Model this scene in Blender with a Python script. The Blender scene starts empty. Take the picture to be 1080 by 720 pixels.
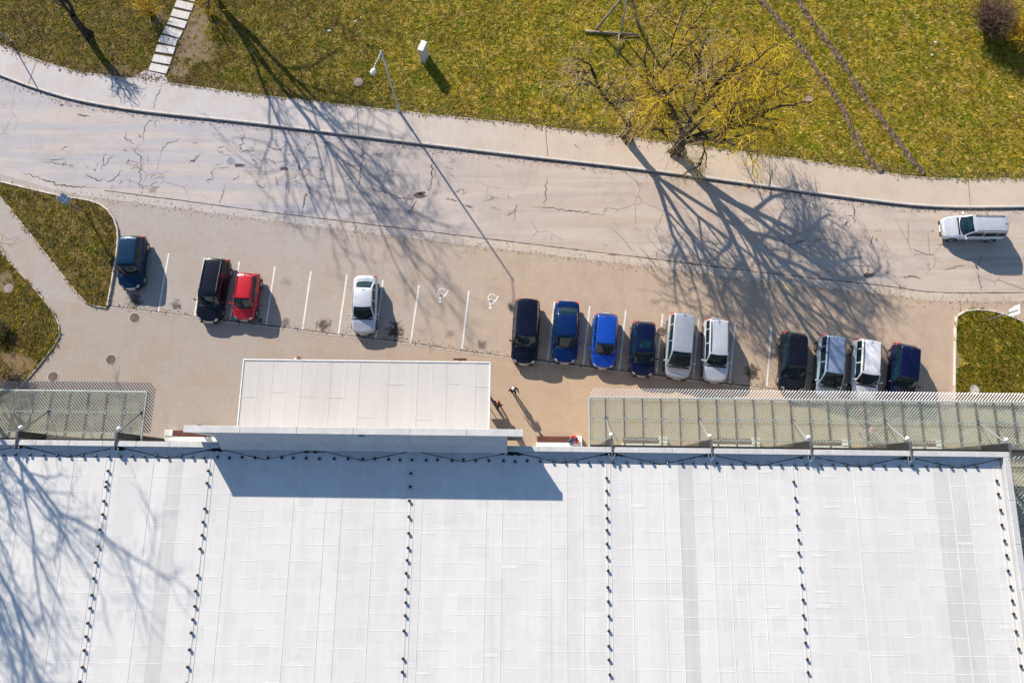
import bpy, math, random
import numpy as np
from mathutils import Vector, Matrix
R = math.radians
scene = bpy.context.scene
C = scene.collection

# ------------------------------------------------------------------ camera
CAM_H, TILT, FPX = 46.5, R(12), 720.0
cam = bpy.data.cameras.new('camera')
cam.sensor_width = 36.0; cam.lens = 24.0; cam.clip_end = 3000
camo = bpy.data.objects.new('camera', cam); C.objects.link(camo)
camo.location = (0, 0, CAM_H); camo.rotation_euler = (TILT, 0, 0)
scene.camera = camo
# ------------------------------------------------------------------ sky + sun
SUN_EL = R(25); SUN_AZ = math.atan2(-0.545, 0.838)        # clockwise from +Y
world = bpy.data.worlds.new('World'); scene.world = world; world.use_nodes = True
wn = world.node_tree
bg = wn.nodes['Background']
sky = wn.nodes.new('ShaderNodeTexSky'); sky.sky_type = 'NISHITA'; sky.sun_disc = False
sky.sun_elevation = SUN_EL; sky.sun_rotation = SUN_AZ
sky.air_density = 1.0; sky.dust_density = .2; sky.ozone_density = 2.6
wn.links.new(sky.outputs[0], bg.inputs[0]); bg.inputs[1].default_value = 0.095
sun = bpy.data.lights.new('sun', 'SUN'); sun.energy = 5.0; sun.angle = R(0.53); sun.color = (1.0, 0.90, 0.77)
suno = bpy.data.objects.new('sun', sun); C.objects.link(suno)
sd = Vector((math.sin(SUN_AZ)*math.cos(SUN_EL), math.cos(SUN_AZ)*math.cos(SUN_EL), math.sin(SUN_EL)))
suno.rotation_euler = sd.to_track_quat('Z', 'Y').to_euler(); suno.location = sd*90
vs = scene.view_settings
vs.view_transform = 'Standard'; vs.look = 'None'; vs.gamma = 1.0; vs.exposure = 0.78; vs.use_curve_mapping = False

# ------------------------------------------------------------------ helpers
rng = random.Random(11)
nrng = np.random.default_rng(5)

def P(x, y, z=0.0):
    """photo pixel (1080x720) -> point at height z on the ground, roof ... it touches"""
    a = (x-540)/FPX; b = (360-y)/FPX
    dz = -math.cos(TILT)+b*math.sin(TILT); dy = math.sin(TILT)+b*math.cos(TILT)
    t = (z-CAM_H)/dz
    return Vector((a*t, dy*t, z))

def tag(o, label=None, cat=None, group=None, kind=None):
    if label: o['label'] = label
    if cat: o['category'] = cat
    if group: o['group'] = group
    if kind: o['kind'] = kind
    return o

def empty(name, loc=(0, 0, 0), rz=0.0):
    o = bpy.data.objects.new(name, None); C.objects.link(o)
    o.location = loc; o.rotation_euler = (0, 0, rz); o.empty_display_size = 0.2
    return o

def mesh_obj(name, verts, faces, mat, parent=None, smooth=False):
    me = bpy.data.meshes.new(name)
    me.from_pydata([tuple(v) for v in verts], [], faces)
    if mat: me.materials.append(mat)
    if smooth: me.polygons.foreach_set('use_smooth', [True]*len(me.polygons))
    me.update()
    o = bpy.data.objects.new(name, me); C.objects.link(o)
    if parent: o.parent = parent
    return o

def inst(src, name, parent=None, loc=None, rot=None, scale=None):
    o = bpy.data.objects.new(name, src.data); C.objects.link(o)
    if parent: o.parent = parent
    if loc is not None: o.location = loc
    if rot is not None: o.rotation_euler = rot
    if scale is not None: o.scale = scale
    return o

class MB:
    def __init__(s): s.v = []; s.f = []
    def add(s, vs, fs):
        n = len(s.v); s.v += [tuple(v) for v in vs]; s.f += [tuple(i+n for i in f) for f in fs]
    def box(s, c, d, rz=0, bev=0.0, mat=None):
        x, y, z = d[0]/2, d[1]/2, d[2]/2
        if bev <= 0:
            vs = [(i*x, j*y, k*z) for k in (-1, 1) for i, j in ((-1, -1), (1, -1), (1, 1), (-1, 1))]
            fs = [(3, 2, 1, 0), (4, 5, 6, 7), (0, 1, 5, 4), (1, 2, 6, 5), (2, 3, 7, 6), (3, 0, 4, 7)]
        else:
            b = min(bev, x*.9, y*.9, z*.9)
            def ring(ix, iy, zz): return [(-ix, -iy, zz), (ix, -iy, zz), (ix, iy, zz), (-ix, iy, zz)]
            vs = ring(x-b, y-b, -z)+ring(x, y, -z+b)+ring(x, y, z-b)+ring(x-b, y-b, z)
            fs = [(3, 2, 1, 0), (12, 13, 14, 15)]
            for k in range(3):
                for i in range(4): fs.append((k*4+i, k*4+(i+1) % 4, k*4+4+(i+1) % 4, k*4+4+i))
        m = mat if mat is not None else Matrix.Rotation(rz, 3, 'Z')
        c = Vector(c)
        s.add([m @ Vector(v)+c for v in vs], fs); return s
    def cyl(s, p0, p1, r0, r1=None, n=10, cap=True):
        r1 = r0 if r1 is None else r1
        p0, p1 = Vector(p0), Vector(p1); d = (p1-p0).normalized()
        a = d.orthogonal().normalized(); b = d.cross(a)
        vs = []
        for p, r in ((p0, r0), (p1, r1)):
            for i in range(n):
                t = 2*math.pi*i/n; vs.append(p+a*(r*math.cos(t))+b*(r*math.sin(t)))
        fs = [(i, (i+1) % n, n+(i+1) % n, n+i) for i in range(n)]
        if cap: fs += [tuple(range(n))[::-1], tuple(range(n, 2*n))]
        s.add(vs, fs); return s
    def lathe(s, prof, c=(0, 0, 0), n=16):
        vs = []; fs = []
        for r, z in prof:
            for i in range(n):
                t = 2*math.pi*i/n; vs.append((c[0]+r*math.cos(t), c[1]+r*math.sin(t), c[2]+z))
        for k in range(len(prof)-1):
            for i in range(n): fs.append((k*n+i, k*n+(i+1) % n, (k+1)*n+(i+1) % n, (k+1)*n+i))
        s.add(vs, fs); return s
    def obj(s, name, mat, parent=None, smooth=False): return mesh_obj(name, s.v, s.f, mat, parent, smooth)

def smooth_line(pts, step=1.0):
    """Catmull-Rom through 2-D / 3-D points, resampled about every step"""
    pts = [Vector(p) for p in pts]; out = []
    q = [pts[0]*2-pts[1]]+pts+[pts[-1]*2-pts[-2]]
    for i in range(1, len(q)-2):
        p0, p1, p2, p3 = q[i-1:i+3]
        n = max(1, int((p2-p1).length/step))
        for k in range(n):
            t = k/n
            out.append(0.5*((2*p1)+(p2-p0)*t+(2*p0-5*p1+4*p2-p3)*t*t+(3*p1-p0-3*p2+p3)*t**3))
    out.append(pts[-1]); return out

def px_line(pl, z=0, step=0.8): return smooth_line([P(x, y, z) for x, y in pl], step)

def slab(name, pts, ztop, thick, mat, parent=None):
    pts = [p for i, p in enumerate(pts) if (p-pts[i-1]).length > 1e-4]
    n = len(pts)
    a = sum(pts[i].x*pts[(i+1) % n].y-pts[(i+1) % n].x*pts[i].y for i in range(n))
    if a < 0: pts = pts[::-1]
    vs = [(p.x, p.y, ztop) for p in pts]+[(p.x, p.y, ztop-thick) for p in pts]
    fs = [tuple(range(n))]+[(i, n+i, n+(i+1) % n, (i+1) % n) for i in range(n)]
    return mesh_obj(name, vs, fs, mat, parent)

def ribbon(line, w, z, jit=0.0, taper=False, r=rng):
    vs = []; fs = []; n = len(line)
    for i, p in enumerate(line):
        d = (line[min(i+1, n-1)]-line[max(i-1, 0)]); d.z = 0; d.normalize()
        nrm = Vector((-d.y, d.x, 0))
        k = math.sin(math.pi*(i+.3)/(n-.4)) if taper else 1.0
        a = w/2*k*(1+jit*r.uniform(-1, 1)); b = w/2*k*(1+jit*r.uniform(-1, 1))
        vs += [(p.x+nrm.x*a, p.y+nrm.y*a, z), (p.x-nrm.x*b, p.y-nrm.y*b, z)]
    for i in range(n-1): fs.append((2*i+1, 2*i+3, 2*i+2, 2*i))
    return vs, fs

def in_poly(x, y, poly):
    px = np.array([p.x for p in poly]); py = np.array([p.y for p in poly])
    ins = np.zeros(len(x), bool); j = len(px)-1
    for i in range(len(px)):
        c = ((py[i] > y) != (py[j] > y)) & (x < (px[j]-px[i])*(y-py[i])/(py[j]-py[i]+1e-12)+px[i])
        ins ^= c; j = i
    return ins

# ------------------------------------------------------------------ materials
MATS = {}
def new_mat(name):
    m = bpy.data.materials.new(name); m.use_nodes = True
    return m, m.node_tree, m.node_tree.nodes['Principled BSDF']

def ramp(nt, fac, stops):
    r = nt.nodes.new('ShaderNodeValToRGB'); cr = r.color_ramp
    while len(cr.elements) < len(stops): cr.elements.new(0.5)
    for e, (p, c) in zip(cr.elements, stops):
        e.position = p; e.color = (*c, 1) if len(c) == 3 else c
    nt.links.new(fac, r.inputs[0]); return r.outputs[0]

def noise(nt, scale, detail=4, rough=.55, vec=None, dist=0):
    n = nt.nodes.new('ShaderNodeTexNoise'); n.inputs['Scale'].default_value = scale
    n.inputs['Detail'].default_value = detail; n.inputs['Roughness'].default_value = rough
    n.inputs['Distortion'].default_value = dist
    if vec is not None: nt.links.new(vec, n.inputs['Vector'])
    return n.outputs[0]

def pos(nt):
    g = nt.nodes.new('ShaderNodeNewGeometry'); return g.outputs['Position']

def mapping(nt, vec, scale=(1, 1, 1), rot=(0, 0, 0), loc=(0, 0, 0)):
    m = nt.nodes.new('ShaderNodeMapping'); nt.links.new(vec, m.inputs[0])
    m.inputs['Scale'].default_value = scale; m.inputs['Rotation'].default_value = rot; m.inputs['Location'].default_value = loc
    return m.outputs[0]

def mixc(nt, fac, a, b, mode='MIX'):
    m = nt.nodes.new('ShaderNodeMix'); m.data_type = 'RGBA'; m.blend_type = mode
    for s, v in ((m.inputs[0], fac), (m.inputs[6], a), (m.inputs[7], b)):
        if hasattr(v, 'links') or isinstance(v, bpy.types.NodeSocket): nt.links.new(v, s)
        elif isinstance(v, (int, float)): s.default_value = v
        else: s.default_value = (*v, 1)
    return m.outputs[2]

def math_n(nt, op, a, b=None, clamp=False):
    m = nt.nodes.new('ShaderNodeMath'); m.operation = op; m.use_clamp = clamp
    for s, v in ((m.inputs[0], a), (m.inputs[1], b)):
        if v is None: continue
        if isinstance(v, bpy.types.NodeSocket): nt.links.new(v, s)
        else: s.default_value = v
    return m.outputs[0]

def maprange(nt, v, a, b, c=0., d=1., smooth=True):
    m = nt.nodes.new('ShaderNodeMapRange'); m.interpolation_type = 'SMOOTHSTEP' if smooth else 'LINEAR'
    nt.links.new(v, m.inputs[0])
    for i, x in enumerate((a, b, c, d)): m.inputs[1+i].default_value = x
    return m.outputs[0]

def bump(nt, bsdf, h, strength=.3, dist=.02):
    b = nt.nodes.new('ShaderNodeBump'); b.inputs['Strength'].default_value = strength; b.inputs['Distance'].default_value = dist
    nt.links.new(h, b.inputs['Height']); nt.links.new(b.outputs[0], bsdf.inputs['Normal'])

def rough_mat(name, c1, c2, scale=3., fine=40., rough=.85, metal=0., bmp=.25, dist=.01, spec=.3):
    m, nt, b = new_mat(name); v = pos(nt)
    f = noise(nt, scale, 5, .6, v); g = noise(nt, fine, 3, .6, v)
    col = ramp(nt, f, [(.3, c1), (.7, c2)])
    k = maprange(nt, g, .3, .7, .82, 1.15)
    cc = nt.nodes.new('ShaderNodeCombineColor')
    for i in range(3): nt.links.new(k, cc.inputs[i])
    nt.links.new(mixc(nt, 1., col, cc.outputs[0], 'MULTIPLY'), b.inputs['Base Color'])
    b.inputs['Roughness'].default_value = rough; b.inputs['Metallic'].default_value = metal
    b.inputs['Specular IOR Level'].default_value = spec
    if bmp: bump(nt, b, g, bmp, dist)
    return m

def paint(name, c, metallic=.0, rough=.32, coat=.5):
    m, nt, b = new_mat(name)
    g = noise(nt, 2.2, 4, .6, pos(nt)); col = ramp(nt, g, [(.3, tuple(x*.93 for x in c)), (.7, tuple(min(1, x*1.05+.002) for x in c))])
    nt.links.new(col, b.inputs['Base Color'])
    b.inputs['Metallic'].default_value = metallic; b.inputs['Roughness'].default_value = rough
    b.inputs['Coat Weight'].default_value = coat; b.inputs['Coat Roughness'].default_value = .06
    if max(c) < .2:
        b.inputs['Coat Weight'].default_value = .15; b.inputs['Specular IOR Level'].default_value = .28
    return m

def plain(name, c, rough=.5, metal=0., spec=.5):
    return rough_mat(name, tuple(x*.9 for x in c), tuple(min(1, x*1.08) for x in c), 4., 30., rough, metal, .06, .004, spec)

# ---- ground materials
def spots_mask(nt, v, spots):
    """dirt patches with a shape of their own: (x, y, radius, amount)"""
    wob = noise(nt, 3.2, 4, .65, v); tot = None
    for x, y, r, a in spots:
        vm = nt.nodes.new('ShaderNodeVectorMath'); vm.operation = 'DISTANCE'; nt.links.new(v, vm.inputs[0]); vm.inputs[1].default_value = (x, y, 0)
        d = math_n(nt, 'ADD', vm.outputs['Value'], math_n(nt, 'MULTIPLY', math_n(nt, 'SUBTRACT', wob, .5), r*2.6))
        k = maprange(nt, d, r*.25, r, a, 0.)
        tot = k if tot is None else math_n(nt, 'MAXIMUM', tot, k)
    return tot

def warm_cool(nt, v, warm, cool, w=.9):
    """cool-to-warm light cast from west to east, mixed into the paving colour"""
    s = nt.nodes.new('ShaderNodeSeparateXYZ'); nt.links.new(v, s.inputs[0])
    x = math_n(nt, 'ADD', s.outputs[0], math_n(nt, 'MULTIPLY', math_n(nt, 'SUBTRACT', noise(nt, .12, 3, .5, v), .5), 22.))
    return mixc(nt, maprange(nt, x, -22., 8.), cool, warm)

def None_to_vec(nt, v):
    n = nt.nodes.new('ShaderNodeTexNoise'); n.inputs['Scale'].default_value = 1.6; n.inputs['Detail'].default_value = 5; nt.links.new(v, n.inputs['Vector']); return n.outputs['Color']

def asphalt_mat():
    m, nt, b = new_mat('worn_asphalt'); v = pos(nt)
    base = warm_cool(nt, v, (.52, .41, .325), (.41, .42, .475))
    along = mapping(nt, v, (.09, 1.1, 1), (0, 0, R(7)))
    streak = noise(nt, 1.0, 5, .6, along)
    big = noise(nt, .35, 5, .65, v); fine = noise(nt, 22., 4, .7, v); mid = noise(nt, 2.5, 6, .7, v)
    c = mixc(nt, maprange(nt, streak, .40, .62, 0, .7), base, (.60, .51, .44))
    str2 = noise(nt, 1.0, 6, .65, mapping(nt, v, (.12, 2.2, 1), (0, 0, R(7.5)), (3, 9, 0)))
    c = mixc(nt, maprange(nt, str2, .5, .68, 0, .6), c, (.36, .31, .285))
    grain = noise(nt, 5.5, 4, .8, v)
    c = mixc(nt, maprange(nt, grain, .5, .75, 0, .5), c, (.33, .285, .26))
    c = mixc(nt, maprange(nt, grain, .25, .45, .4, 0), c, (.62, .55, .5))
    c = mixc(nt, maprange(nt, big, .45, .72, 0, .5), c, (.35, .305, .28))
    c = mixc(nt, maprange(nt, mid, .55, .8, 0, .45), c, (.54, .49, .45))
    c = mixc(nt, maprange(nt, fine, .25, .75, .0, .5), c, (.33, .28, .245))
    wv = mixc(nt, .12, v, None_to_vec(nt, v), 'ADD')
    vo = nt.nodes.new('ShaderNodeTexVoronoi'); vo.feature = 'DISTANCE_TO_EDGE'; vo.inputs['Scale'].default_value = .55; nt.links.new(wv, vo.inputs['Vector'])
    cm = math_n(nt, 'MULTIPLY', maprange(nt, vo.outputs['Distance'], .006, .022, 1., 0.), maprange(nt, noise(nt, .16, 4, .7, v), .5, .62, 0., .55))
    c = mixc(nt, cm, c, (.13, .105, .09))
    nt.links.new(c, b.inputs['Base Color']); b.inputs['Roughness'].default_value = .88
    b.inputs['Specular IOR Level'].default_value = .3
    bump(nt, b, fine, .35, .012); return m

def paving_mat(name, warm, cool, spots=(), pav=.2, rot=0):
    m, nt, b = new_mat(name); v = pos(nt)
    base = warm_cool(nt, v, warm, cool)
    big = noise(nt, .5, 5, .65, v); mid = noise(nt, 3.0, 5, .7, v); fine = noise(nt, 25., 3, .7, v)
    br = nt.nodes.new('ShaderNodeTexBrick'); nt.links.new(mapping(nt, v, (1, 1, 1), (0, 0, rot)), br.inputs['Vector'])
    br.inputs['Scale'].default_value = 1.0; br.inputs['Brick Width'].default_value = pav; br.inputs['Row Height'].default_value = pav/2
    br.inputs['Mortar Size'].default_value = .006; br.inputs['Color1'].default_value = (.94, .94, .94, 1)
    br.inputs['Color2'].default_value = (1.04, 1.03, 1.02, 1); br.inputs['Mortar'].default_value = (.84, .82, .8, 1)
    c = mixc(nt, 1., base, br.outputs[0], 'MULTIPLY')
    c = mixc(nt, maprange(nt, big, .42, .7, 0, .45), c, tuple(x*.72 for x in warm))
    c = mixc(nt, maprange(nt, mid, .5, .8, 0, .3), c, tuple(min(1, x*1.22) for x in warm))
    c = mixc(nt, maprange(nt, noise(nt, 6., 4, .8, v), .48, .78, 0, .42), c, tuple(x*.66 for x in warm))
    c = mixc(nt, maprange(nt, noise(nt, 1., 6, .7, mapping(nt, v, (1.3, .22, 1), (0, 0, R(-8)))), .52, .75, 0, .4), c, tuple(x*.7 for x in warm))
    c = mixc(nt, maprange(nt, fine, .3, .75, 0, .3), c, tuple(x*.62 for x in warm))
    if spots: c = mixc(nt, spots_mask(nt, v, spots), c, (.045, .035, .03))
    nt.links.new(c, b.inputs['Base Color']); b.inputs['Roughness'].default_value = .85; b.inputs['Specular IOR Level'].default_value = .25
    bump(nt, b, math_n(nt, 'ADD', fine, br.outputs['Fac']), .25, .008); return m

SOIL = [(*P(208, 22).xy, 1.5, .9), (*P(204, 40).xy, 1.4, .9), (*P(199, 58).xy, 1.3, .85), (*P(190, 76).xy, .9, .8), (*P(216, 55).xy, 1.2, .7), (*P(165, 20).xy, 1.0, .6), (-30, 29.5, 2.5, .6), (-27.5, 27.7, 1.6, .7), (9, 25.8, 1.6, .6), (13, 25., 1.6, .7),
        (30.5, 8.6, 1.0, .9), (-26.5, 11.8, 1.2, .5), (-36, 14.2, 1.0, .6), (-34.5, 7.5, 2.2, .7)]
def lawn_mat():
    m, nt, b = new_mat('lawn_grass'); v = pos(nt)
    n1 = noise(nt, .42, 6, .7, v); n2 = noise(nt, 1.6, 6, .7, v); n3 = noise(nt, 9., 5, .75, mapping(nt, v, (1, .6, 1), (0, 0, R(35))), .6)
    s = nt.nodes.new('ShaderNodeSeparateXYZ'); nt.links.new(v, s.inputs[0])
    east = maprange(nt, s.outputs[0], -26., 2.)
    green = ramp(nt, n1, [(.34, (.12, .17, .010)), (.46, (.24, .22, .014)), (.55, (.38, .28, .025)), (.68, (.50, .35, .06))])
    brown = ramp(nt, n1, [(.3, (.11, .10, .022)), (.55, (.165, .115, .045)), (.75, (.11, .12, .018))])
    c = mixc(nt, east, brown, green)
    c = mixc(nt, maprange(nt, n2, .5, .75, 0, .7), c, (.36, .27, .07))
    c = mixc(nt, maprange(nt, n3, .5, .78, 0, .6), c, (.42, .31, .10))
    c = mixc(nt, maprange(nt, n3, .25, .5, .75, 0), c, (.045, .045, .010))
    c = mixc(nt, spots_mask(nt, v, SOIL), c, (.25, .18, .13))
    nt.links.new(c, b.inputs['Base Color']); b.inputs['Roughness'].default_value = .95; b.inputs['Specular IOR Level'].default_value = .1
    bump(nt, b, n3, .9, .06); return m

def attr_mat(name, rough=.8, trans=.25):
    m, nt, b = new_mat(name)
    a = nt.nodes.new('ShaderNodeAttribute'); a.attribute_name = 'col'
    nt.links.new(a.outputs['Color'], b.inputs['Base Color']); b.inputs['Roughness'].default_value = rough
    b.inputs['Specular IOR Level'].default_value = .15
    if trans:
        t = nt.nodes.new('ShaderNodeBsdfTranslucent'); nt.links.new(a.outputs['Color'], t.inputs[0])
        mx = nt.nodes.new('ShaderNodeMixShader'); mx.inputs[0].default_value = trans
        nt.links.new(b.outputs[0], mx.inputs[1]); nt.links.new(t.outputs[0], mx.inputs[2])
        nt.links.new(mx.outputs[0], nt.nodes['Material Output'].inputs[0])
    return m

def roof_mat(name, c, stain, cells=1.):
    m, nt, b = new_mat(name); v = pos(nt)
    oi = nt.nodes.new('ShaderNodeObjectInfo')
    st = noise(nt, 1., 5, .6, mapping(nt, v, (1.6, .1, 1)))
    mid = noise(nt, 1.4, 5, .65, v); fine = noise(nt, 30., 3, .6, v)
    col = mixc(nt, maprange(nt, oi.outputs['Random'], 0, 1, 0, .5, False), c, tuple(x*.87 for x in c))
    br = nt.nodes.new('ShaderNodeTexBrick'); nt.links.new(mapping(nt, v, (1, 1, 1), (0, 0, R(.7)), (.27, .4, 0)), br.inputs['Vector'])
    br.offset = .0; br.inputs['Scale'].default_value = 1.; br.inputs['Brick Width'].default_value = .94; br.inputs['Row Height'].default_value = .93; br.inputs['Mortar Size'].default_value = .035; br.inputs['Mortar Smooth'].default_value = .7
    br.inputs['Color1'].default_value = (.93, .93, .93, 1); br.inputs['Color2'].default_value = (1.02, 1.02, 1.02, 1); br.inputs['Mortar'].default_value = (1.08, 1.08, 1.08, 1)
    col = mixc(nt, maprange(nt, noise(nt, .7, 3, .6, v), .35, .6, .15*cells, cells), col, mixc(nt, 1., col, br.outputs[0], 'MULTIPLY'))
    dk = noise(nt, .23, 5, .6, mapping(nt, v, (1.4, .5, 1), (0, 0, R(4))))
    col = mixc(nt, maprange(nt, dk, .5, .7, 0, .6), col, stain)
    run = noise(nt, 2.2, 6, .75, mapping(nt, v, (1.0, .35, 1), (0, 0, R(-3))))
    col = mixc(nt, maprange(nt, run, .55, .78, 0, .5), col, tuple(x*.8 for x in c))
    col = mixc(nt, maprange(nt, st, .48, .72, 0, .55), col, stain)
    col = mixc(nt, maprange(nt, mid, .5, .75, 0, .35), col, tuple(x*.86 for x in c))
    col = mixc(nt, maprange(nt, fine, .4, .75, 0, .25), col, tuple(x*.75 for x in c))
    nt.links.new(col, b.inputs['Base Color']); b.inputs['Roughness'].default_value = .7; b.inputs['Specular IOR Level'].default_value = .2
    bump(nt, b, mid, .25, .03); return m

def glass_mat(name, tint, dirt, k_dirt=.3, k_gloss=.06):
    m, nt, b = new_mat(name); v = pos(nt)
    nt.nodes.remove(b)
    t = nt.nodes.new('ShaderNodeBsdfTransparent'); t.inputs[0].default_value = (*tint, 1)
    d = nt.nodes.new('ShaderNodeBsdfDiffuse'); d.inputs[0].default_value = (*dirt, 1)
    g = nt.nodes.new('ShaderNodeBsdfGlossy'); g.inputs[1].default_value = .05
    m1 = nt.nodes.new('ShaderNodeMixShader'); m2 = nt.nodes.new('ShaderNodeMixShader')
    nt.links.new(maprange(nt, noise(nt, 1.3, 5, .65, v), .3, .75, k_dirt*.5, k_dirt*1.5), m1.inputs[0])
    nt.links.new(t.outputs[0], m1.inputs[1]); nt.links.new(d.outputs[0], m1.inputs[2])
    m2.inputs[0].default_value = k_gloss; nt.links.new(m1.outputs[0], m2.inputs[1]); nt.links.new(g.outputs[0], m2.inputs[2])
    nt.links.new(m2.outputs[0], nt.nodes['Material Output'].inputs[0]); return m

def dirt_mat(name, c, lo=.42, hi=.6, scale=3.):
    m, nt, b = new_mat(name); v = pos(nt)
    b.inputs['Base Color'].default_value = (*c, 1); b.inputs['Roughness'].default_value = .95
    n = noise(nt, scale, 6, .7, v)
    nt.links.new(maprange(nt, n, lo, hi), b.inputs['Alpha']); return m

def bark_mat():
    m, nt, b = new_mat('bark'); v = pos(nt)
    n = noise(nt, 7., 5, .7, mapping(nt, v, (1, 1, .3)))
    nt.links.new(ramp(nt, n, [(.3, (.018, .013, .01)), (.7, (.07, .05, .04))]), b.inputs['Base Color'])
    b.inputs['Roughness'].default_value = .95; bump(nt, b, n, .6, .05); return m

stains = []
for x, y, r, a in [(142, 317, .7, .85), (186, 322, .5, .8), (191, 340, .35, .6), (301, 341, .5, .6), (341, 343, .65, .85), (417, 350, .75, .95), (417, 343, .5, .9), (508, 364, .45, .7), (474, 352, .5, .35),
                   (794, 393, .7, .95), (793, 388, .4, .9), (698, 346, .45, .35), (302, 298, .5, .3), (274, 338, .4, .7)]:
    p = P(x, y); stains.append((p.x, p.y, r, a))
M = dict(
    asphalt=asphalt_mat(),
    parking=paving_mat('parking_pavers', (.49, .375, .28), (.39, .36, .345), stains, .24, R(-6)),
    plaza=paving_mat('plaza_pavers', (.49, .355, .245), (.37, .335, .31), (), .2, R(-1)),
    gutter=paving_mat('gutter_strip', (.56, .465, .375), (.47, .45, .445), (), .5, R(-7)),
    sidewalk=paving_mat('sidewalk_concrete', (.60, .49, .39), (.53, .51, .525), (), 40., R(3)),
    kerb=rough_mat('kerb_concrete', (.52, .47, .42), (.66, .60, .54), 1.2, 26., .85, 0, .25, .006),
    dark_joint=rough_mat('crack_dirt', (.05, .038, .03), (.11, .08, .062), 4., 30., .95),
    lawn=lawn_mat(), blades=attr_mat('grass_blades'), twig=attr_mat('twig_bark', .85, 0),
    soil=rough_mat('track_soil', (.03, .02, .015), (.26, .18, .115), 4., 9., .95, 0, .9, .06),
    slabstone=rough_mat('slab_concrete', (.52, .50, .48), (.66, .64, .62), 2., 24., .85, 0, .25, .008),
    linepaint=rough_mat('line_paint', (.58, .57, .55), (.80, .79, .77), 5., 30., .7, 0, .1, .003),
    roof=roof_mat('roof_membrane', (.675, .665, .645), (.57, .56, .55)),
    roof_old=roof_mat('roof_membrane_old', (.60, .59, .575), (.50, .49, .48)), weld=roof_mat('roof_weld', (.72, .705, .685), (.63, .62, .61)), canopy_roof=roof_mat('canopy_membrane', (.56, .535, .51), (.47, .445, .42), .0),
    wallp=plain('wall_panel', (.42, .43, .45), .6), steel=plain('grey_steel', (.13, .135, .15), .45, .3),
    coping=rough_mat('coping_metal', (.50, .49, .48), (.62, .61, .60), 1.2, 22., .55, .1, .08),
    shade_panel=rough_mat('grey_panel', (.36, .37, .39), (.44, .45, .47), .8, 20., .6, 0, .06),
    darksteel=plain('dark_steel', (.045, .048, .058), .5, .2), white=plain('white_paint', (.75, .75, .75), .5),
    fin=plain('fin_white', (.72, .71, .72), .55), frame=plain('frame_pale', (.42, .47, .45), .45, .2),
    glass=glass_mat('canopy_glass', (.88, .92, .88), (.48, .47, .40), .15, .04),
    rubber=plain('rubber', (.022, .022, .023), .8, 0, .3), black=plain('black_plastic', (.018, .018, .02), .5),
    carglass=None, chrome=plain('chrome', (.62, .63, .65), .22, .9), rim=plain('alloy_rim', (.45, .45, .46), .35, .7),
    lamp=plain('lamp_lens', (.50, .53, .56), .18, .1, .8), tail=plain('tail_lens', (.45, .012, .012), .2, 0, .8),
    amber=plain('amber_lens', (.6, .16, .02), .3), plate=plain('number_plate', (.72, .72, .70), .5),
    bark=bark_mat(), wood=rough_mat('bench_wood', (.085, .032, .022), (.15, .06, .042), 3., 20., .7),
    whiteconc=rough_mat('white_concrete', (.66, .65, .63), (.80, .79, .77), 2., 20., .8), iron=rough_mat('cast_iron', (.10, .07, .062), (.20, .145, .125), 4., 30., .75, .2, .4, .01),
    galv=plain('galvanised', (.42, .48, .54), .45, .5), sky_shade_back=plain('sign_back_sky_shade', (.22, .36, .55), .5), silverback=plain('sign_back_silver', (.62, .62, .64), .4, .4),
    weatherwood=rough_mat('weathered_wood', (.16, .13, .115), (.34, .29, .26), 2., 20., .9, 0, .4, .02), oldwood=plain('brown_board', (.17, .075, .03), .8),
    skin=plain('skin', (.50, .32, .24), .55), hairb=plain('hair_dark', (.03, .02, .016), .7), paleiron=plain('pale_iron', (.30, .22, .20), .8), fold=dirt_mat('fold_grime', (.03, .03, .036), .28, .5, 5.), fin_shaded=plain('fin_white_shaded', (.07, .085, .13), .5), rodgrey=plain('rod_grey', (.30, .31, .33), .5, .2), bluegrey=plain('blue_grey_iron', (.16, .20, .26), .6), litter=plain('litter_white', (.72, .71, .69), .7),
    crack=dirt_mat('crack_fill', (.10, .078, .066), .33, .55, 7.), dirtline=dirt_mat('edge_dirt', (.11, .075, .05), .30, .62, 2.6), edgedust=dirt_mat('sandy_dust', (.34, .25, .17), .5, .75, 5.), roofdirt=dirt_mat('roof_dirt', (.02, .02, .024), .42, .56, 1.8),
)
m, nt, b = new_mat('car_glass')
nt.links.new(ramp(nt, noise(nt, 3., 3, .6, pos(nt)), [(.35, (.003, .010, .016)), (.7, (.006, .034, .045))]), b.inputs['Base Color'])
b.inputs['Roughness'].default_value = .05; b.inputs['Specular IOR Level'].default_value = .45
M['carglass'] = m

# ------------------------------------------------------------------ ground, road, pavements
GR = mesh_obj('ground', [(-500, -400, -.06), (500, -400, -.06), (500, 600, -.06), (-500, 600, -.06)], [(0, 1, 2, 3)], M['lawn'])
tag(GR, kind='structure')

lawn_edge = [(-330, -60), (-120, 5), (-50, 30), (0, 47), (40, 64), (90, 78), (139, 84), (180, 89), (270, 101), (420, 118), (540, 131), (655, 145), (810, 165), (915, 180), (960, 187), (1010, 189.5), (1080, 189), (1250, 187), (1500, 183)]
kerb_edge = [(-330, -30), (-120, 40), (-50, 63), (0, 80), (32, 92), (75, 105), (125, 114.5), (175, 121), (270, 131), (400, 147), (540, 164), (680, 180), (810, 197.5), (910, 211), (985, 218.5), (1080, 219), (1250, 216), (1500, 212)]
joint_edge = [(-330, 90), (-120, 146), (0, 175), (65, 193), (110, 201), (187, 211), (270, 222), (400, 238), (540, 255), (680, 272), (810, 288), (930, 301), (985, 308), (1080, 308.5), (1250, 305), (1500, 300)]
LE = px_line(lawn_edge, 0); KE = px_line(kerb_edge, 0); JE = px_line(joint_edge, 0)

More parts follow.
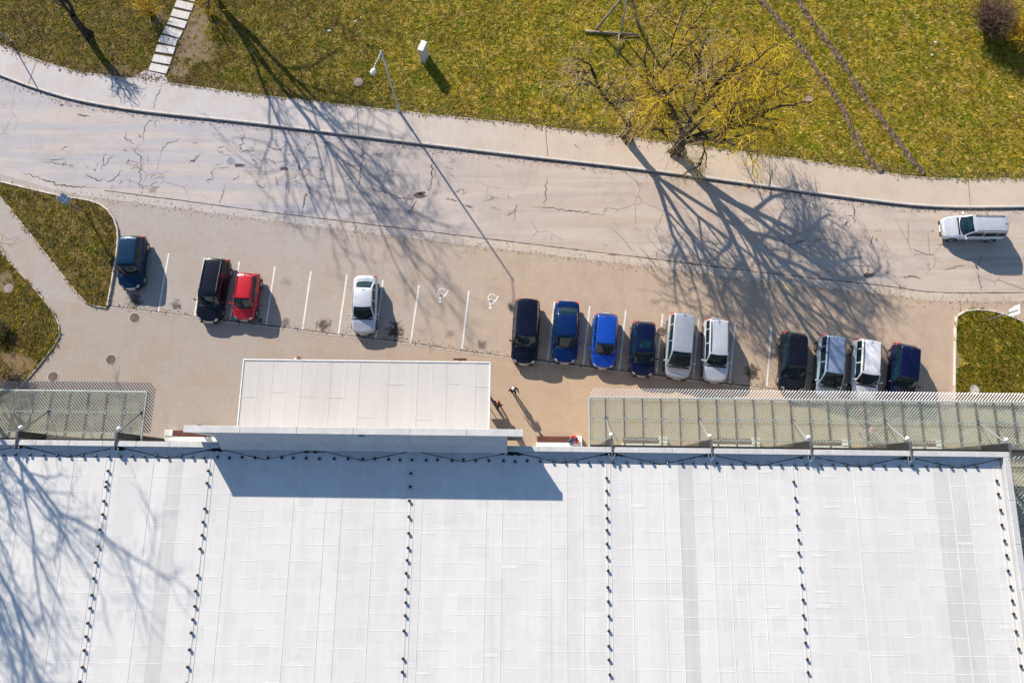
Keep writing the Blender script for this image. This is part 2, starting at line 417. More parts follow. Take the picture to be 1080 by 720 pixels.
road = slab('road', KE+JE[::-1], 0.0, .05, M['asphalt']); tag(road, kind='structure')
off = [Vector((p.x-.06, p.y-.62, 0)) for p in JE]
gut = slab('gutter', [Vector((p.x, p.y+.02, 0)) for p in JE]+off[::-1], .004, .05, M['gutter']); tag(gut, kind='structure')

front = [(-330, 250), (-100, 285), (60, 316), (114, 324), (205, 335), (357, 354), (433, 363), (487, 371), (540, 378), (650, 391.5), (769, 406), (880, 419), (1000, 432), (1200, 455)]
FR = px_line(front, 0)
pk = slab('parking_area', [Vector((p.x, p.y+.04, 0)) for p in off]+FR[::-1], .002, .05, M['parking']); tag(pk, kind='structure')
plz = slab('plaza', FR+[Vector((46, -60, 0)), Vector((-80, -60, 0))], .03, .08, M['plaza']); tag(plz, kind='structure')
vs, fs = ribbon([p+Vector((0, .05, 0)) for p in px_line(front[3:13], 0, .5)], .16, .036, .15)
o = mesh_obj('dirt_line', vs, fs, M['dirtline'], plz)
# loose edging stones between stalls and plaza
eb = MB().box((0, 0, 0), (.985, .10, .05), 0, .008).obj('edging_stone', M['gutter'], plz)
L = px_line(front[3:13], 0, .1)
acc = 0; last = L[0]; first = True; k = 0
for i in range(1, len(L)):
    if (L[i]-last).length >= 1.0:
        d = L[i]-last; mid = (L[i]+last)/2; mid.z = .018
        mid.x += 0; ang = math.atan2(d.y, d.x)
        if first: eb.location = mid; eb.rotation_euler = (0, 0, ang); first = False
        else: inst(eb, 'edging_stone', plz, mid, (0, 0, ang))
        last = L[i]

# north sidewalk with its kerb stones
KEs = [Vector((p.x, p.y+.13, 0)) for p in KE]
flare = px_line([(139, 84), (154, 75.5), (174, 80), (180, 89)], 0, 5)
sw_pts = [p for p in LE]
sw = slab('sidewalk', sw_pts+KEs[::-1], .13, .2, M['sidewalk']); tag(sw, kind='structure')
fl = slab('path_apron', [P(138, 87), P(139, 84), P(154, 75.2), P(174, 79.8), P(180, 89), P(181, 93)], .134, .1, M['sidewalk'], sw)
ks = MB().box((0, 0, 0), (.985, .14, .22), 0, .012).obj('kerb_stone', M['kerb'], sw)
def kerb_run(line, off_n, z, parent, src, name='kerb_stone', length=1.0):
    last = line[0]; 
    for i in range(1, len(line)):
        if (line[i]-last).length >= length:
            d = line[i]-last; n = Vector((-d.y, d.x, 0)).normalized(); mid = (line[i]+last)/2+n*off_n; mid.z = z+rng.uniform(-.004, .004)
            inst(src, name, parent, mid, (0, 0, math.atan2(d.y, d.x)+rng.uniform(-.008, .008)), ((line[i]-last).length/1.0, 1, 1)); last = line[i].copy()
kerb_run(px_line(kerb_edge[2:17], 0, .1), .065, .035, sw, ks)
ks.location = P(1180, 218)+Vector((0, .06, .035))
edge = MB().box((0, 0, 0), (.985, .08, .16), 0, .008).obj('edging_stone', M['kerb'], sw)
kerb_run(px_line(lawn_edge[2:17], 0, .1), .0, .065, sw, edge, 'edging_stone'); edge.location = P(1180, 188)+Vector((0, 0, .065))
# cross joints of the sidewalk
for (a, b_) in [((40, 64), (31, 91)), ((377, 113), (379, 144)), ((810, 165), (812, 197)), ((1020, 190), (1022, 218)), ((575, 135), (578, 168))]:
    p, q = P(*a), P(*b_); vs, fs = ribbon(smooth_line([p, q], .3), .035, .1345, .3); mesh_obj('joint', vs, fs, M['dark_joint'], sw)
# gutter dirt with the kerb's shadow painted in as a dark line
vs, fs = ribbon([p+Vector((0, -.10, 0)) for p in px_line(kerb_edge[2:17], 0, .3)], .10, .006, .1); mesh_obj('gutter_dirt_shade', vs, fs, M['dirtline'], road)
vs, fs = ribbon([p+Vector((0, -.75, 0)) for p in px_line(joint_edge[3:16], 0, .5)],   .26, .009, .5); mesh_obj('sandy_dust', vs, fs, M['edgedust'], pk)
vs, fs = ribbon([p+Vector((0, .0, 0)) for p in px_line(joint_edge[4:16], 0, .35)], .055, .0085, .6); mesh_obj('road_joint', vs, fs, M['dark_joint'], road)

# lawns
lawn_poly = LE+[Vector((300, 300, 0)), Vector((-300, 300, 0))]
lawn = slab('lawn', lawn_poly, .12, .17, M['lawn']); tag(lawn, kind='structure')
isl_kerb = [(-150, 158), (-60, 178), (0, 192), (62, 206.5), (95, 212), (111, 219), (121, 231), (125, 248), (122.5, 275), (113.5, 325)]
isl_back = [(113.5, 325), (97, 322), (87, 315), (64, 287), (43, 260), (0, 206.5), (-16, 188.6)]
IK = px_line(isl_kerb[2:], 0, .3); IB = px_line(isl_back[:-1], 0, .4)
isl_poly = IK+IB[1:]+[P(-16, 188.6)]
isl = slab('lawn', isl_poly, .10, .15, M['lawn']); tag(isl, kind='structure')
lb = [(-60, 190), (0, 264), (23, 289), (52, 323), (62, 340), (63, 356), (49, 376), (33, 396), (15, 412), (-30, 440), (-80, 450)]
LB = px_line(lb, 0, .4)
lb_poly = LB+[P(-260, 450), P(-260, 190)]
isl2 = slab('lawn', lb_poly, .10, .15, M['lawn']); tag(isl2, kind='structure')
rb = [(1006, 420), (1006.5, 380), (1007.5, 338), (1012, 331), (1021, 327.3), (1033, 327), (1053, 330), (1080, 340), (1130, 362), (1200, 400)]
RB = px_line(rb, 0, .3)
rb_poly = RB+[P(1200, 445), P(1006, 423)]
isl3 = slab('lawn', rb_poly, .10, .15, M['lawn']); tag(isl3, kind='structure')
kb = MB().box((0, 0, 0), (.985, .11, .2), 0, .012).obj('kerb_stone', M['kerb'], isl)
kerb_run(px_line(isl_kerb[1:], 0, .05), .0, .05, isl, kb, length=.8); kb.location = P(-70, 176)+Vector((0, 0, .05))
kerb_run(px_line(rb, 0, .05), .0, .05, isl3, kb, length=.8)
ed2 = MB().box((0, 0, 0), (.985, .06, .14), 0, .006).obj('edging_stone', M['kerb'], isl)
ed2.location = P(-66, 120)+Vector((0, 0, .045))
kerb_run(px_line(isl_back, 0, .05), 0, .04, isl, ed2, 'edging_stone', .8)
kerb_run(px_line(lb, 0, .05), 0, .035, isl2, ed2, 'edging_stone', .8)

# tractor tracks through the lawn
for a in ([(792, -25), (800, -6), (815, 14), (836, 40), (862, 74), (885, 110), (905, 148), (920, 172), (929, 181)], [(828, -25), (840, -2), (858, 24), (880, 55), (905, 92), (930, 127), (955, 160), (975, 183)]):
    ln = px_line(a, .124, .22); vs = []; fs = []; ph = rng.uniform(0, 6)
    for i, p in enumerate(ln):
        d = ln[min(i+1, len(ln)-1)]-ln[max(i-1, 0)]; nn = Vector((-d.y, d.x, 0)).normalized()
        w0 = .26+.05*math.sin(i*.55+ph)+rng.uniform(-.09, .07); sh = .06*math.sin(i*.21+ph)
        for k in range(7):
            u = -1+k/3; vs.append(p+nn*(u*w0+sh+rng.uniform(-.02, .02))+Vector((0, 0, .006+(.045*(1-abs(u))+rng.uniform(0, .11) if abs(u) < .9 else 0))))
    for i in range(len(ln)-1):
        for k in range(6): fs.append((i*7+k+1, i*7+k, i*7+7+k, i*7+8+k))
    t = mesh_obj('dirt_track', vs, fs, M['soil']); tag(t, kind='structure')

# concrete slab path
pth = empty('slab_path', P(166, 75, .12)); tag(pth, kind='structure')
cen = [(167.6, 72.5), (171, 63), (174.5, 52.5), (177.5, 43), (182.3, 34.2), (187, 24.5), (190.5, 15.5), (194.5, 6), (198, -3.5), (202, -13), (206, -22)]
for i, (x, y) in enumerate(cen):
    c = P(x, y, .15); nx = cen[min(i+1, len(cen)-1)]; pv = cen[max(i-1, 0)]
    d = P(*nx)-P(*pv); ang = math.atan2(d.y, d.x)-math.pi/2
    w = 1.42; l = .62
    if i in (3,): 
        for s in (-1, 1):
            q = MB().box((0, 0, 0), (w/2-.02, l, .09), 0, .012).obj('slab', M['slabstone'], pth); q.location = c-pth.location+Matrix.Rotation(ang, 3, 'Z') @ Vector((s*w/4, 0, 0)); q.rotation_euler = (0, 0, ang)
    else:
        q = MB().box((0, 0, 0), (w, l, .09), 0, .012).obj('slab', M['slabstone'], pth); q.location = c-pth.location; q.rotation_euler = (rng.uniform(-.012, .012), rng.uniform(-.012, .012), ang+rng.uniform(-.02, .02))

# cracks in the asphalt
def jag(pl, z, w, parent, name='crack', mat=None):
    pts = [P(x, y, z) for x, y in pl]; out = []
    for i in range(len(pts)-1):
        a, b_ = pts[i], pts[i+1]; n = max(2, int((b_-a).length/.16)); d = (b_-a).normalized(); nn = Vector((-d.y, d.x, 0))
        for k in range(n): out.append(a.lerp(b_, k/n)+nn*(rng.gauss(0, .06) if k else 0))
    out.append(pts[-1])
    vs, fs = ribbon(out, w, z, .65, True); return mesh_obj(name, vs, fs, mat or M['crack'], parent)
CR = [[(160, 123), (152, 135), (151, 150)], [(135, 138), (131, 145), (143, 152)], [(152, 150), (140, 158), (149, 166), (147, 206)], [(112, 160), (106, 180)], [(45, 170), (65, 173), (80, 178)], [(258, 140), (252, 160)],
      [(90, 182), (103, 191), (112, 188)], [(130, 180), (115, 192), (110, 190)], [(237, 195), (231, 217)], [(20, 181), (65, 196), (104, 199)], [(384, 150), (380, 180), (378, 195), (374, 202)],
      [(378, 198), (395, 200), (415, 206), (432, 210), (440, 206), (455, 206)], [(453, 205), (456, 165)], [(440, 211), (430, 227)], [(323, 202), (318, 226)], [(470, 210), (482, 212)], [(314, 165), (316, 179), (312, 180)],
      [(277, 152), (296, 158), (302, 150)], [(336, 150), (354, 152)], [(490, 217), (500, 218)], [(516, 219), (527, 222)], [(555, 217), (580, 219), (600, 222), (640, 228)], [(577, 185), (575, 218)], [(640, 268), (655, 270)],
      [(712, 277), (745, 280)], [(745, 254), (758, 257)], [(900, 213), (901, 237)], [(855, 257), (870, 251), (885, 258), (905, 262)], [(885, 281), (907, 280), (917, 280), (915, 292), (914, 301)], [(950, 291), (972, 293)],
      [(1035, 268), (1031, 280)], [(820, 250), (832, 258), (846, 254)], [(960, 262), (992, 273)], [(995, 285), (1020, 279)], [(1030, 285), (1036, 307)], [(948, 300), (950, 306)], [(300, 190), (305, 204)], [(190, 146), (176, 152), (168, 160)],
      [(210, 165), (200, 172)], [(364, 189), (374, 187)], [(80, 120), (95, 124)], [(918, 262), (920, 248)], [(930, 283), (938, 290)]]
for i, c in enumerate(CR): jag(c, .0095, rng.choice([.05, .06, .075, .09]), road)
for (x0, y0, x1, y1, n) in [(120, 125, 175, 200, 16), (200, 145, 340, 195, 38), (60, 150, 120, 190, 8), (300, 160, 480, 215, 20), (480, 200, 560, 230, 8), (690, 240, 860, 275, 12), (860, 230, 1000, 290, 16)]:
    for k in range(n):
        x, y = rng.uniform(x0, x1), rng.uniform(y0, y1); a = rng.uniform(0, 6.28); c = [(x, y)]
        for j in range(rng.randint(2, 5)):
            a += rng.gauss(0, .8); l = rng.uniform(2.5, 6); x += math.cos(a)*l; y += math.sin(a)*l*.7; c.append((x, y))
        jag(c, .0095, rng.choice([.03, .04, .05]), road)
for c in [[(171, 88), (168, 98), (164, 106), (161, 116)], [(605, 152), (612, 157)]]: jag(c, .139, .06, sw)
for (x, y, r) in [(442, 206, .38), (915, 290, .28), (445, 204, .25), (252, 174, .3), (300, 178, .25), (65, 111, .14)]:
    p = P(x, y); n = 11; vs = [(p.x+r*rng.uniform(.5, 1.25)*math.cos(t)*1.5, p.y+r*rng.uniform(.4, 1.1)*math.sin(t)*.7, .0105) for t in [2*math.pi*i/n for i in range(n)]]
    mesh_obj('pothole', vs, [tuple(range(n))], M['crack'], road)

# painted stall lines and wheelchair marks
LN = [((178, 267), (167, 329.5)), ((215.8, 271.8), (205, 334)), ((252.5, 276), (242.5, 339)), ((290, 281), (280.5, 343.5)), ((328, 286), (319, 348)), ((366, 289.5), (357, 352.5)), ((404, 295.5), (396, 357.5)), ((442, 300.5), (433, 362)),
      ((494.5, 306.5), (487, 369.5)), ((585, 317.5), (577.5, 381)), ((622, 322.5), (615, 386)), ((660, 327), (653, 391)), ((699, 331), (692, 395.5)), ((737, 335.5), (731, 400)), ((775.5, 340), (769.5, 404.5)), ((813.5, 345.5), (808.5, 408.5)), ((852, 350), (848, 413.5))]
for a, b_ in LN:
    vs, fs = ribbon(smooth_line([P(*a), P(*b_)], .25), .115, .0075, .12); mesh_obj('stall_line', vs, fs, M['linepaint'], pk)
def wheelchair(cx, cy):
    vs = []; fs = []
    def strip(pl, w, z=.0078):
        v, f = ribbon(pl, w, z); n = len(vs); vs.extend(v); fs.extend(tuple(i+n for i in g) for g in f)
    c = P(cx, cy); s = .063
    def q(x, y): return c+Vector((x*s, -y*s, 0))
    strip([q(4.1*math.cos(t), 4.1*math.sin(t)-3.) for t in [R(40+i*14) for i in range(22)]], .075)
    strip([q(-1, -1), q(-1.6, 6.)], .17); strip([q(-1.5, 1.4), q(3.6, 1.8), q(7.2, -5.2)], .11); strip([q(-1, 3.4), q(2.5, 3.8)], .08)
    n = len(vs); h = q(-1.8, 8.6)
    vs.extend([(h.x+.1*math.cos(R(i*36)), h.y+.1*math.sin(R(i*36)), .0079) for i in range(10)]); fs.append(tuple(range(n, n+10)))
    return mesh_obj('wheelchair_mark', vs, fs, M['linepaint'], pk)
wheelchair(466, 310.5); wheelchair(518.7, 316.5)

# manhole covers
def manhole(x, y, z, label, mat='iron', r=.33):
    o = empty('manhole_cover', P(x, y, z))
    MB().lathe([(r+.07, -.03), (r+.07, .012), (r+.01, .014), (r+.01, -.01)], n=24).obj('frame', M['gutter'] if z < .05 else M['iron'], o)
    mb = MB().lathe([(0.001, .016), (r*.25, .016), (r*.27, .012), (r*.5, .012), (r*.52, .016), (r*.8, .016), (r*.82, .012), (r, .012), (r, -.02)], n=24)
    mb.obj('lid', M[mat if z < .1 or mat != 'iron' else 'paleiron'], o); return tag(o, label, 'manhole', 'manhole covers')
manhole(378, 86.5, .17, 'brown round manhole cover on the lawn beside the lamp post')
manhole(853.5, 105.5, .17, 'brown round manhole cover on the lawn left of the wheel tracks')
manhole(9, 304, .15, 'pale manhole cover in the grass at the left picture edge')
manhole(142, 335, .03, 'manhole cover on the paving below the dark blue hatchback')
manhole(117, 379, .03, 'manhole cover in the middle of the left paved plaza')
manhole(56, 397, .03, 'manhole cover on the paving next to the left glass canopy')
manhole(243, 169.5, .0, 'blue grey manhole cover in the cracked road', 'bluegrey', .26)
manhole(697.5, 350, .004, 'manhole cover in the stall between navy and silver cars')
manhole(274.5, 338, .004, 'small manhole cover beside the red car', 'iron', .2)
manhole(1028, 411, .15, 'manhole cover at the lawn edge near the right glass canopy', 'kerb')

# ------------------------------------------------------------------ grass
def grass(name, poly, bounds, n, z, label, hue, blades=5, soilk=.85, dull=1.0):
    x = nrng.uniform(bounds[0], bounds[1], n); y = nrng.uniform(bounds[2], bounds[3], n)
    k = in_poly(x, y, poly)
    # bare ground where the soil shows, and thin growth
    for sx, sy, r, a in SOIL: k &= ~((np.hypot(x-sx, y-sy) < r*.8) & (nrng.random(n) < soilk))
    for tr in TRACKS:
        for t in tr: k &= (np.hypot(x-t.x, y-t.y) > .21) | (nrng.random(n) < .06)
    for cx_, cy_ in cen: 
        c_ = P(cx_, cy_); k &= np.hypot((x-c_.x)*.9, y-c_.y) > .66
    k &= ~in_poly(x, y, [P(136, 90), P(139, 83), P(154, 74), P(175, 78), P(182, 92)])
    x, y = x[k], y[k]; n = len(x); x = x+nrng.normal(0, .06, n); y = y+nrng.normal(0, .06, n)
    cl = .5+.5*np.sin(x*.9+np.sin(y*1.3)*1.4)*np.sin(y*1.1+np.cos(x*.7)*1.7)
    east = np.clip((x+26)/28, 0, 1)
    pal = np.array([[.25, .25, .014], [.50, .36, .03], [.74, .53, .17], [.12, .165, .010], [.30, .20, .08]])
    u = nrng.random(n)
    w_g = .30+.34*cl
    idx = np.where(u < w_g*.6, 0, np.where(u < w_g, 3, np.where(u < w_g+.3, 1, np.where(u < w_g+.3+.22*(.35+.65*east)*hue, 2, np.where(east > .6, 1, 4)))))
    V = np.zeros((n*blades, 3, 3)); COL = np.zeros((n*blades, 3, 4)); COL[..., 3] = 1
    for bI in range(blades):
        a = nrng.uniform(0, 2*np.pi, n); l = nrng.uniform(.09, .32, n); h = nrng.uniform(.03, .14, n); w = nrng.uniform(.014, .038, n)
        ox = nrng.normal(0, .05, n); oy = nrng.normal(0, .05, n)
        dx, dy = np.cos(a), np.sin(a); s = slice(bI*n, (bI+1)*n)
        V[s, 0] = np.stack([x+ox-dy*w, y+oy+dx*w, np.full(n, z)], 1); V[s, 1] = np.stack([x+ox+dy*w, y+oy-dx*w, np.full(n, z)], 1)
        V[s, 2] = np.stack([x+ox+dx*l, y+oy+dy*l, z+h], 1)
        c = pal[idx]*nrng.uniform(.5, 1.3, (n, 1))*((.62+.38*east)*dull*(.72+.5*cl))[:, None]*np.array([.98, .97, 1.0]); COL[s, :, :3] = c[:, None, :]
    me = bpy.data.meshes.new(name); N = n*blades
    me.vertices.add(N*3); me.vertices.foreach_set('co', V.reshape(-1)); me.loops.add(N*3); me.loops.foreach_set('vertex_index', np.arange(N*3, dtype=np.int32))
    me.polygons.add(N); me.polygons.foreach_set('loop_start', np.arange(0, N*3, 3, dtype=np.int32))
    at = me.attributes.new('col', 'FLOAT_COLOR', 'POINT'); at.data.foreach_set('color', COL.reshape(-1))
    me.materials.append(M['blades']); me.update(calc_edges=True)
    o = bpy.data.objects.new(name, me); C.objects.link(o); return tag(o, label, 'grass', kind='stuff')
TRACKS = [px_line([(792, -25), (800, -6), (815, 14), (836, 40), (862, 74), (885, 110), (905, 148), (920, 172), (929, 181)], 0, .3), px_line([(828, -25), (840, -2), (858, 24), (880, 55), (905, 92), (930, 127), (955, 160), (975, 183)], 0, .3)]
grass('grass', lawn_poly, (-44, 44, 20, 41), 78000, .12, 'yellow green spring grass on the long lawn above the road', 1.0)
TRACKS = []
grass('grass', isl_poly, (-42, -24, 9, 24), 9000, .10, 'short dull grass on the kerbed island left of the parking', .35, dull=.95)
grass('grass', lb_poly, (-42, -29, 4, 18), 8000, .10, 'short dull grass on the lawn at the left picture edge', .3, dull=.95)
grass('grass', rb_poly, (29, 44, 4, 13), 9000, .10, 'mown green grass on the island right of the parking', .35, dull=.55)

# ------------------------------------------------------------------ the flat-roofed building
YAW = R(-0.7)
bld = empty('flat_roof_building', (0, 0, 0), YAW)
tag(bld, 'large flat roofed building with white membrane roof, tall sign wall and entrance canopy', 'building')
RI = Matrix.Rotation(-YAW, 3, 'Z')
def BL(x, y, z): return RI @ P(x, y, z)
ZR, ZC = 5.5, 5.88                     # roof and coping heights
G = 5.85                               # column grid
XE = BL(1066, 490, ZC).x; XW = -62.0; YS = -34.0
YC1 = BL(540, 470, ZC).y; YC0 = BL(540, 475.6, ZC).y     # outer and inner edge of the front coping
def B(name, c, d, mat, parent=bld, bev=.0, rz=0): return MB().box(c, d, rz, bev).obj(name, M[mat], parent)
# walls
B('wall', ((XW+XE)/2, YC1-.25, 2.75), (XE-XW-.3, .3, 5.5), 'wallp')
B('wall', (XE-.25, (YS+YC1)/2-.2, 2.7), (.3, YC1-YS-.4, 5.4), 'wallp')
B('wall', (XW+.25, (YS+YC1)/2-.2, 2.7), (.3, YC1-YS-.4, 5.4), 'wallp')
B('wall', ((XW+XE)/2, YS+.2, 2.7), (XE-XW-.9, .3, 5.4), 'wallp')
B('roof_deck', ((XW+XE)/2, (YS+YC0)/2, ZR-.12), (XE-XW-.5, YC0-YS-.05, .2), 'wallp')
# membrane sheets, one object each, lapped over their neighbour
sw_ = .94; x = XW+.3; i = 0; sm = MB()
while x < XE-.4:
    w = min(sw_, XE-.38-x)
    z = ZR-.010+.0012*(i % 2)
    near = -36 < x < 34
    y0 = -14.5 if near else YS+.3
    mb = MB().box((x+w/2, (y0+YC0-.02)/2, z), (w+.05, YC0-.02-y0, .012))
    mb.obj('membrane_sheet', M['roof_old'] if 24.4 < x < 25.4 or 25.4 < x < 26.2 or -20.5 < x < -19.6 or 9.0 < x < 9.9 else M['roof'], bld)
    # lap seams across the sheet (raised welds), broken up from sheet to sheet
    if near:
        yy = YC0-.75-rng.uniform(0, .05)
        while yy > -14.4:
            if rng.random() < .6: sm.box((x+w/2, yy+rng.uniform(-.012, .012), z+.0075), (w-.02, .05, .007), 0, .003)
            if rng.random() < .03: sm.box((x+w*.5, yy-.35+rng.uniform(-.15, .15), z+.0075), (w*.9, rng.uniform(.07, .2), .01), 0, .003)
            yy -= .93
        if rng.random() < .5: sm.box((x+.05, -6, z+.011), (.035, 15.5, .014), 0, .003)
    x += sw_; i += 1
tag(sm.obj('seam', M['weld'], bld), kind='stuff')
mb = MB().box(((XW+XE)/2, (YS-14.6)/2, ZR-.02), (XE-XW-.6, -14.6-YS, .02)); mb.obj('membrane_sheet', M['roof'], bld)
# a greyer replaced strip, and expansion flashings under the vent rows
VR = [(-4.07, 0), (-3.06, 0), (-1.02, 0), (.945, 0), (2.83, 0), (4.86, 0)]
for k, _ in VR:
    X = k*G
    B('flashing', (X, -6.3, ZR+.004), (.10, 16.0, .022), 'roof', bev=.006)
    B('flashing', (X+.24, -6.3, ZR+.002), (.05, 16.0, .018), 'roof', bev=.006)
# coping in lengths
n = 34; Lc = (XE+38)/n
cp = MB().box((0, 0, 0), (Lc-.012, YC1-YC0, .08), 0, .012).obj('coping', M['coping'], bld)
for j in range(n):
    X = -38+Lc*(j+.5); l = (X, (YC0+YC1)/2, ZC-.04+rng.uniform(-.003, .003))
    if j == 0: cp.location = l
    else: inst(cp, 'coping', bld, l)
B('coping', ((XW-38.02)/2, (YC0+YC1)/2, ZC-.04), (-38-XW, YC1-YC0, .08), 'coping')
B('parapet', ((XW+XE)/2, (YC0+YC1)/2, ZR+.12), (XE-XW-.02, YC1-YC0-.06, .4), 'shade_panel')
# right side coping
B('parapet', (XE-.2, (YS+YC0)/2, ZR+.1), (.22, YC0-YS-.02, .36), 'shade_panel')
for j in range(14):
    y1 = YC0-.02-j*2.45; B('coping', (XE-.17, y1-1.22, ZC-.05), (.36, 2.43, .07), 'coping', bev=.01)
# folded membrane crickets along the front parapet: high at mid bay, running down to the columns
zt_ = ZR+.26
for k in range(-6, 5):
    xa, xb = k*G+.12, (k+1)*G-.12; xm = (xa+xb)/2; ya = YC0-.01; yv = YC0-.62
    v = [(xa, ya, ZR+.004), (xb, ya, ZR+.004), (xm, yv, ZR+.004), (xm, ya, zt_), (xa+.4, ya, ZR+.16), (xb-.4, ya, ZR+.16)]
    mesh_obj('cricket', v, [(0, 4, 2), (4, 3, 2), (3, 5, 2), (5, 1, 2)][::1], M['shade_panel'], bld)
    for s, (p, q) in enumerate((((xa, ya), (xm, yv)), ((xm, yv), (xb, ya)))):
        ln = [Vector((p[0]+(q[0]-p[0])*t/14, p[1]+(q[1]-p[1])*t/14-.03, 0)) for t in range(15)]
        vs, fs = ribbon(ln, .04, ZR+.012, .5); mesh_obj('fold_dirt', vs, fs, M['fold'], bld)
        if rng.random() < .2: continue
        c = ln[1] if s == 0 else ln[13]
        vs, fs = ribbon([c+Vector((-.7+.14*t, -.02+rng.uniform(-.03, .03), 0)) for t in range(11)], .20, ZR+.0115, .6, True); mesh_obj('dirt_patch', vs, fs, M['roofdirt'], bld)
# small black roof vents
vent = MB().lathe([(.05, 0), (.05, .07), (.085, .07), (.092, .10), (.07, .135), (.001, .145)], n=12).obj('roof_vent', M['black'], bld, True)
vent.location = (-4.07*G, 0, ZR+.01)
vl = []
for k, _ in VR:
    y = BL(540, 500, ZR).y-rng.uniform(0, .25)
    while y > -13.5:
        vl.append((k*G+rng.uniform(-.03, .03), y)); y -= .80*(1+rng.uniform(-.16, .16)) if rng.random() > .06 else 1.45
x = -33.0
while x < XE-1.2:
    vl.append((x, BL(540, 486, ZR).y+rng.uniform(-.03, .03))); x += .76+rng.uniform(-.1, .12)
for X, Y in vl: inst(vent, 'roof_vent', bld, (X, Y, ZR+.01), (0, 0, rng.uniform(0, 6)), None)

# the tall sign wall above the entrance
ZT = 7.5
x0, x1 = BL(193, 455, ZT).x, BL(552, 459, ZT).x; b0, b1 = BL(225, 465, ZT-.4).x, BL(535, 470, ZT-.4).x
yo, yi = BL(540, 452.5, ZT).y, BL(540, 460, ZT).y
nseg = 6; Ls = (x1-x0)/nseg
for j in range(nseg): B('sign_coping', (x0+Ls*(j+.5), (yo+yi)/2, ZT-.05), (Ls-.012, yo-yi, .10), 'coping', bev=.012)
B('sign_wall', ((x0+x1)/2, (yo+yi)/2, (3.2+ZT-.1)/2), (x1-x0-.04, yo-yi-.10, ZT-.1-3.2), 'shade_panel')
ym = YC0-.02
npan = 9; Lp = (b1-b0)/npan
def quad_panel(name, xa, xb, ya, za, yb, zb, th, mat):
    v = [(xa, ya, za), (xb, ya, za), (xb, yb, zb), (xa, yb, zb), (xa, ya, za-th), (xb, ya, za-th), (xb, yb, zb-th), (xa, yb, zb-th)]
    return mesh_obj(name, v, [(3, 2, 1, 0), (4, 5, 6, 7), (0, 1, 5, 4), (1, 2, 6, 5), (2, 3, 7, 6), (3, 0, 4, 7)], M[mat], bld)
for j in range(npan):
    quad_panel('back_panel', b0+Lp*j+.004, b0+Lp*(j+1)-.004, yi-.005, ZT-.14, ym+.30, 6.55, .05, 'shade_panel')
    quad_panel('back_panel', b0+Lp*j+.004, b0+Lp*(j+1)-.004, ym+.33, 6.50, ym-.10, 5.93, .05, 'shade_panel')
for X in (b0, b1): mesh_obj('side_panel', [(X, yi, 5.6), (X, yi, ZT-.2), (X, ym+.3, 6.5), (X, ym-.1, 5.9), (X, ym-.1, 5.6)], [(0, 1, 2, 3, 4)], M['darksteel'], bld)
B('back_light', ((b0+b1)/2+.1, yi-.12, ZT-.16), (.3, .16, .1), 'galv')

# entrance canopy slab
ZE = 4.2
e0, e1 = BL(256, 385, ZE).x, BL(517.5, 385, ZE).x; ef = BL(380, 380, ZE).y; er = yi+.1
B('entrance_canopy', ((e0+e1)/2, (ef+er)/2, ZE-.25), (e1-e0-.04, ef-er-.04, .42), 'wallp')
ns = 17; Le = (e1-e0-.12)/ns
for j in range(ns):
    B('canopy_sheet', (e0+.06+Le*(j+.5), (ef+er)/2, ZE-.030+.004*(j % 2)), (Le+.03, ef-er-.12, .012), 'canopy_roof', bev=.003)
    B('seam', (e0+.06+Le*j+.03, (ef+er)/2, ZE-.02), (.05, ef-er-.14, .010), 'canopy_roof', bev=.004)
    if j % 2 == 0: B('seam', (e0+.06+Le*(j+.5), er+1+rng.random()*3, ZE-.018), (Le*1.3, .05, .01), 'canopy_roof', bev=.004)
B('edge_trim', ((e0+e1)/2, ef-.03, ZE-.1), (e1-e0, .08, .24), 'white', bev=.01)
for X in (e0+.03, e1-.03): B('edge_trim', (X, (ef+er)/2-.04, ZE-.1), (.08, ef-er-.08, .24), 'white', bev=.01)
for X in (e0+.8, e0+(e1-e0)/3, e0+2*(e1-e0)/3, e1-.8): MB().cyl((X, ef-.7, .02), (X, ef-.7, ZE-.4), .09, n=12).obj('column', M['steel'], bld, True)

# steel columns standing in front of the facade, with a globe lamp each
for k in (-6, -5, -4, 1, 2, 3, 4, 5):
    X = k*G; yk = BL(540, 464.5, 5.7).y
    B('column', (X, yk, 2.98), (.11, .40, 5.9), 'black', bev=.01)
    B('column_cap', (X, yk, 5.96), (.15, .44, .05), 'steel', bev=.008)
    B('outrigger', (X, (yk-.2+YC0)/2-.02, 5.93), (.07, yk-.2-YC0+.4, .10), 'steel', bev=.008)
    MB().cyl((X+.18, YC0-.1, 5.9), (X-.05, YC0-.55, ZR), .03, n=6).obj('strut', M['galv'], bld)
    MB().cyl((X-.18, YC0-.1, 5.9), (X+.05, YC0-.55, ZR), .03, n=6).obj('strut', M['galv'], bld)
    MB().lathe([(.001, .0), (.06, .01), (.11, .05), (.13, .11), (.11, .18), (.06, .23), (.001, .24)], (X, yk+.42, 5.62), 14).obj('globe_lamp', M['white'], bld, True)
    MB().cyl((X, yk+.2, 5.7), (X, yk+.42, 5.66), .03, n=6).obj('lamp_arm', M['galv'], bld)

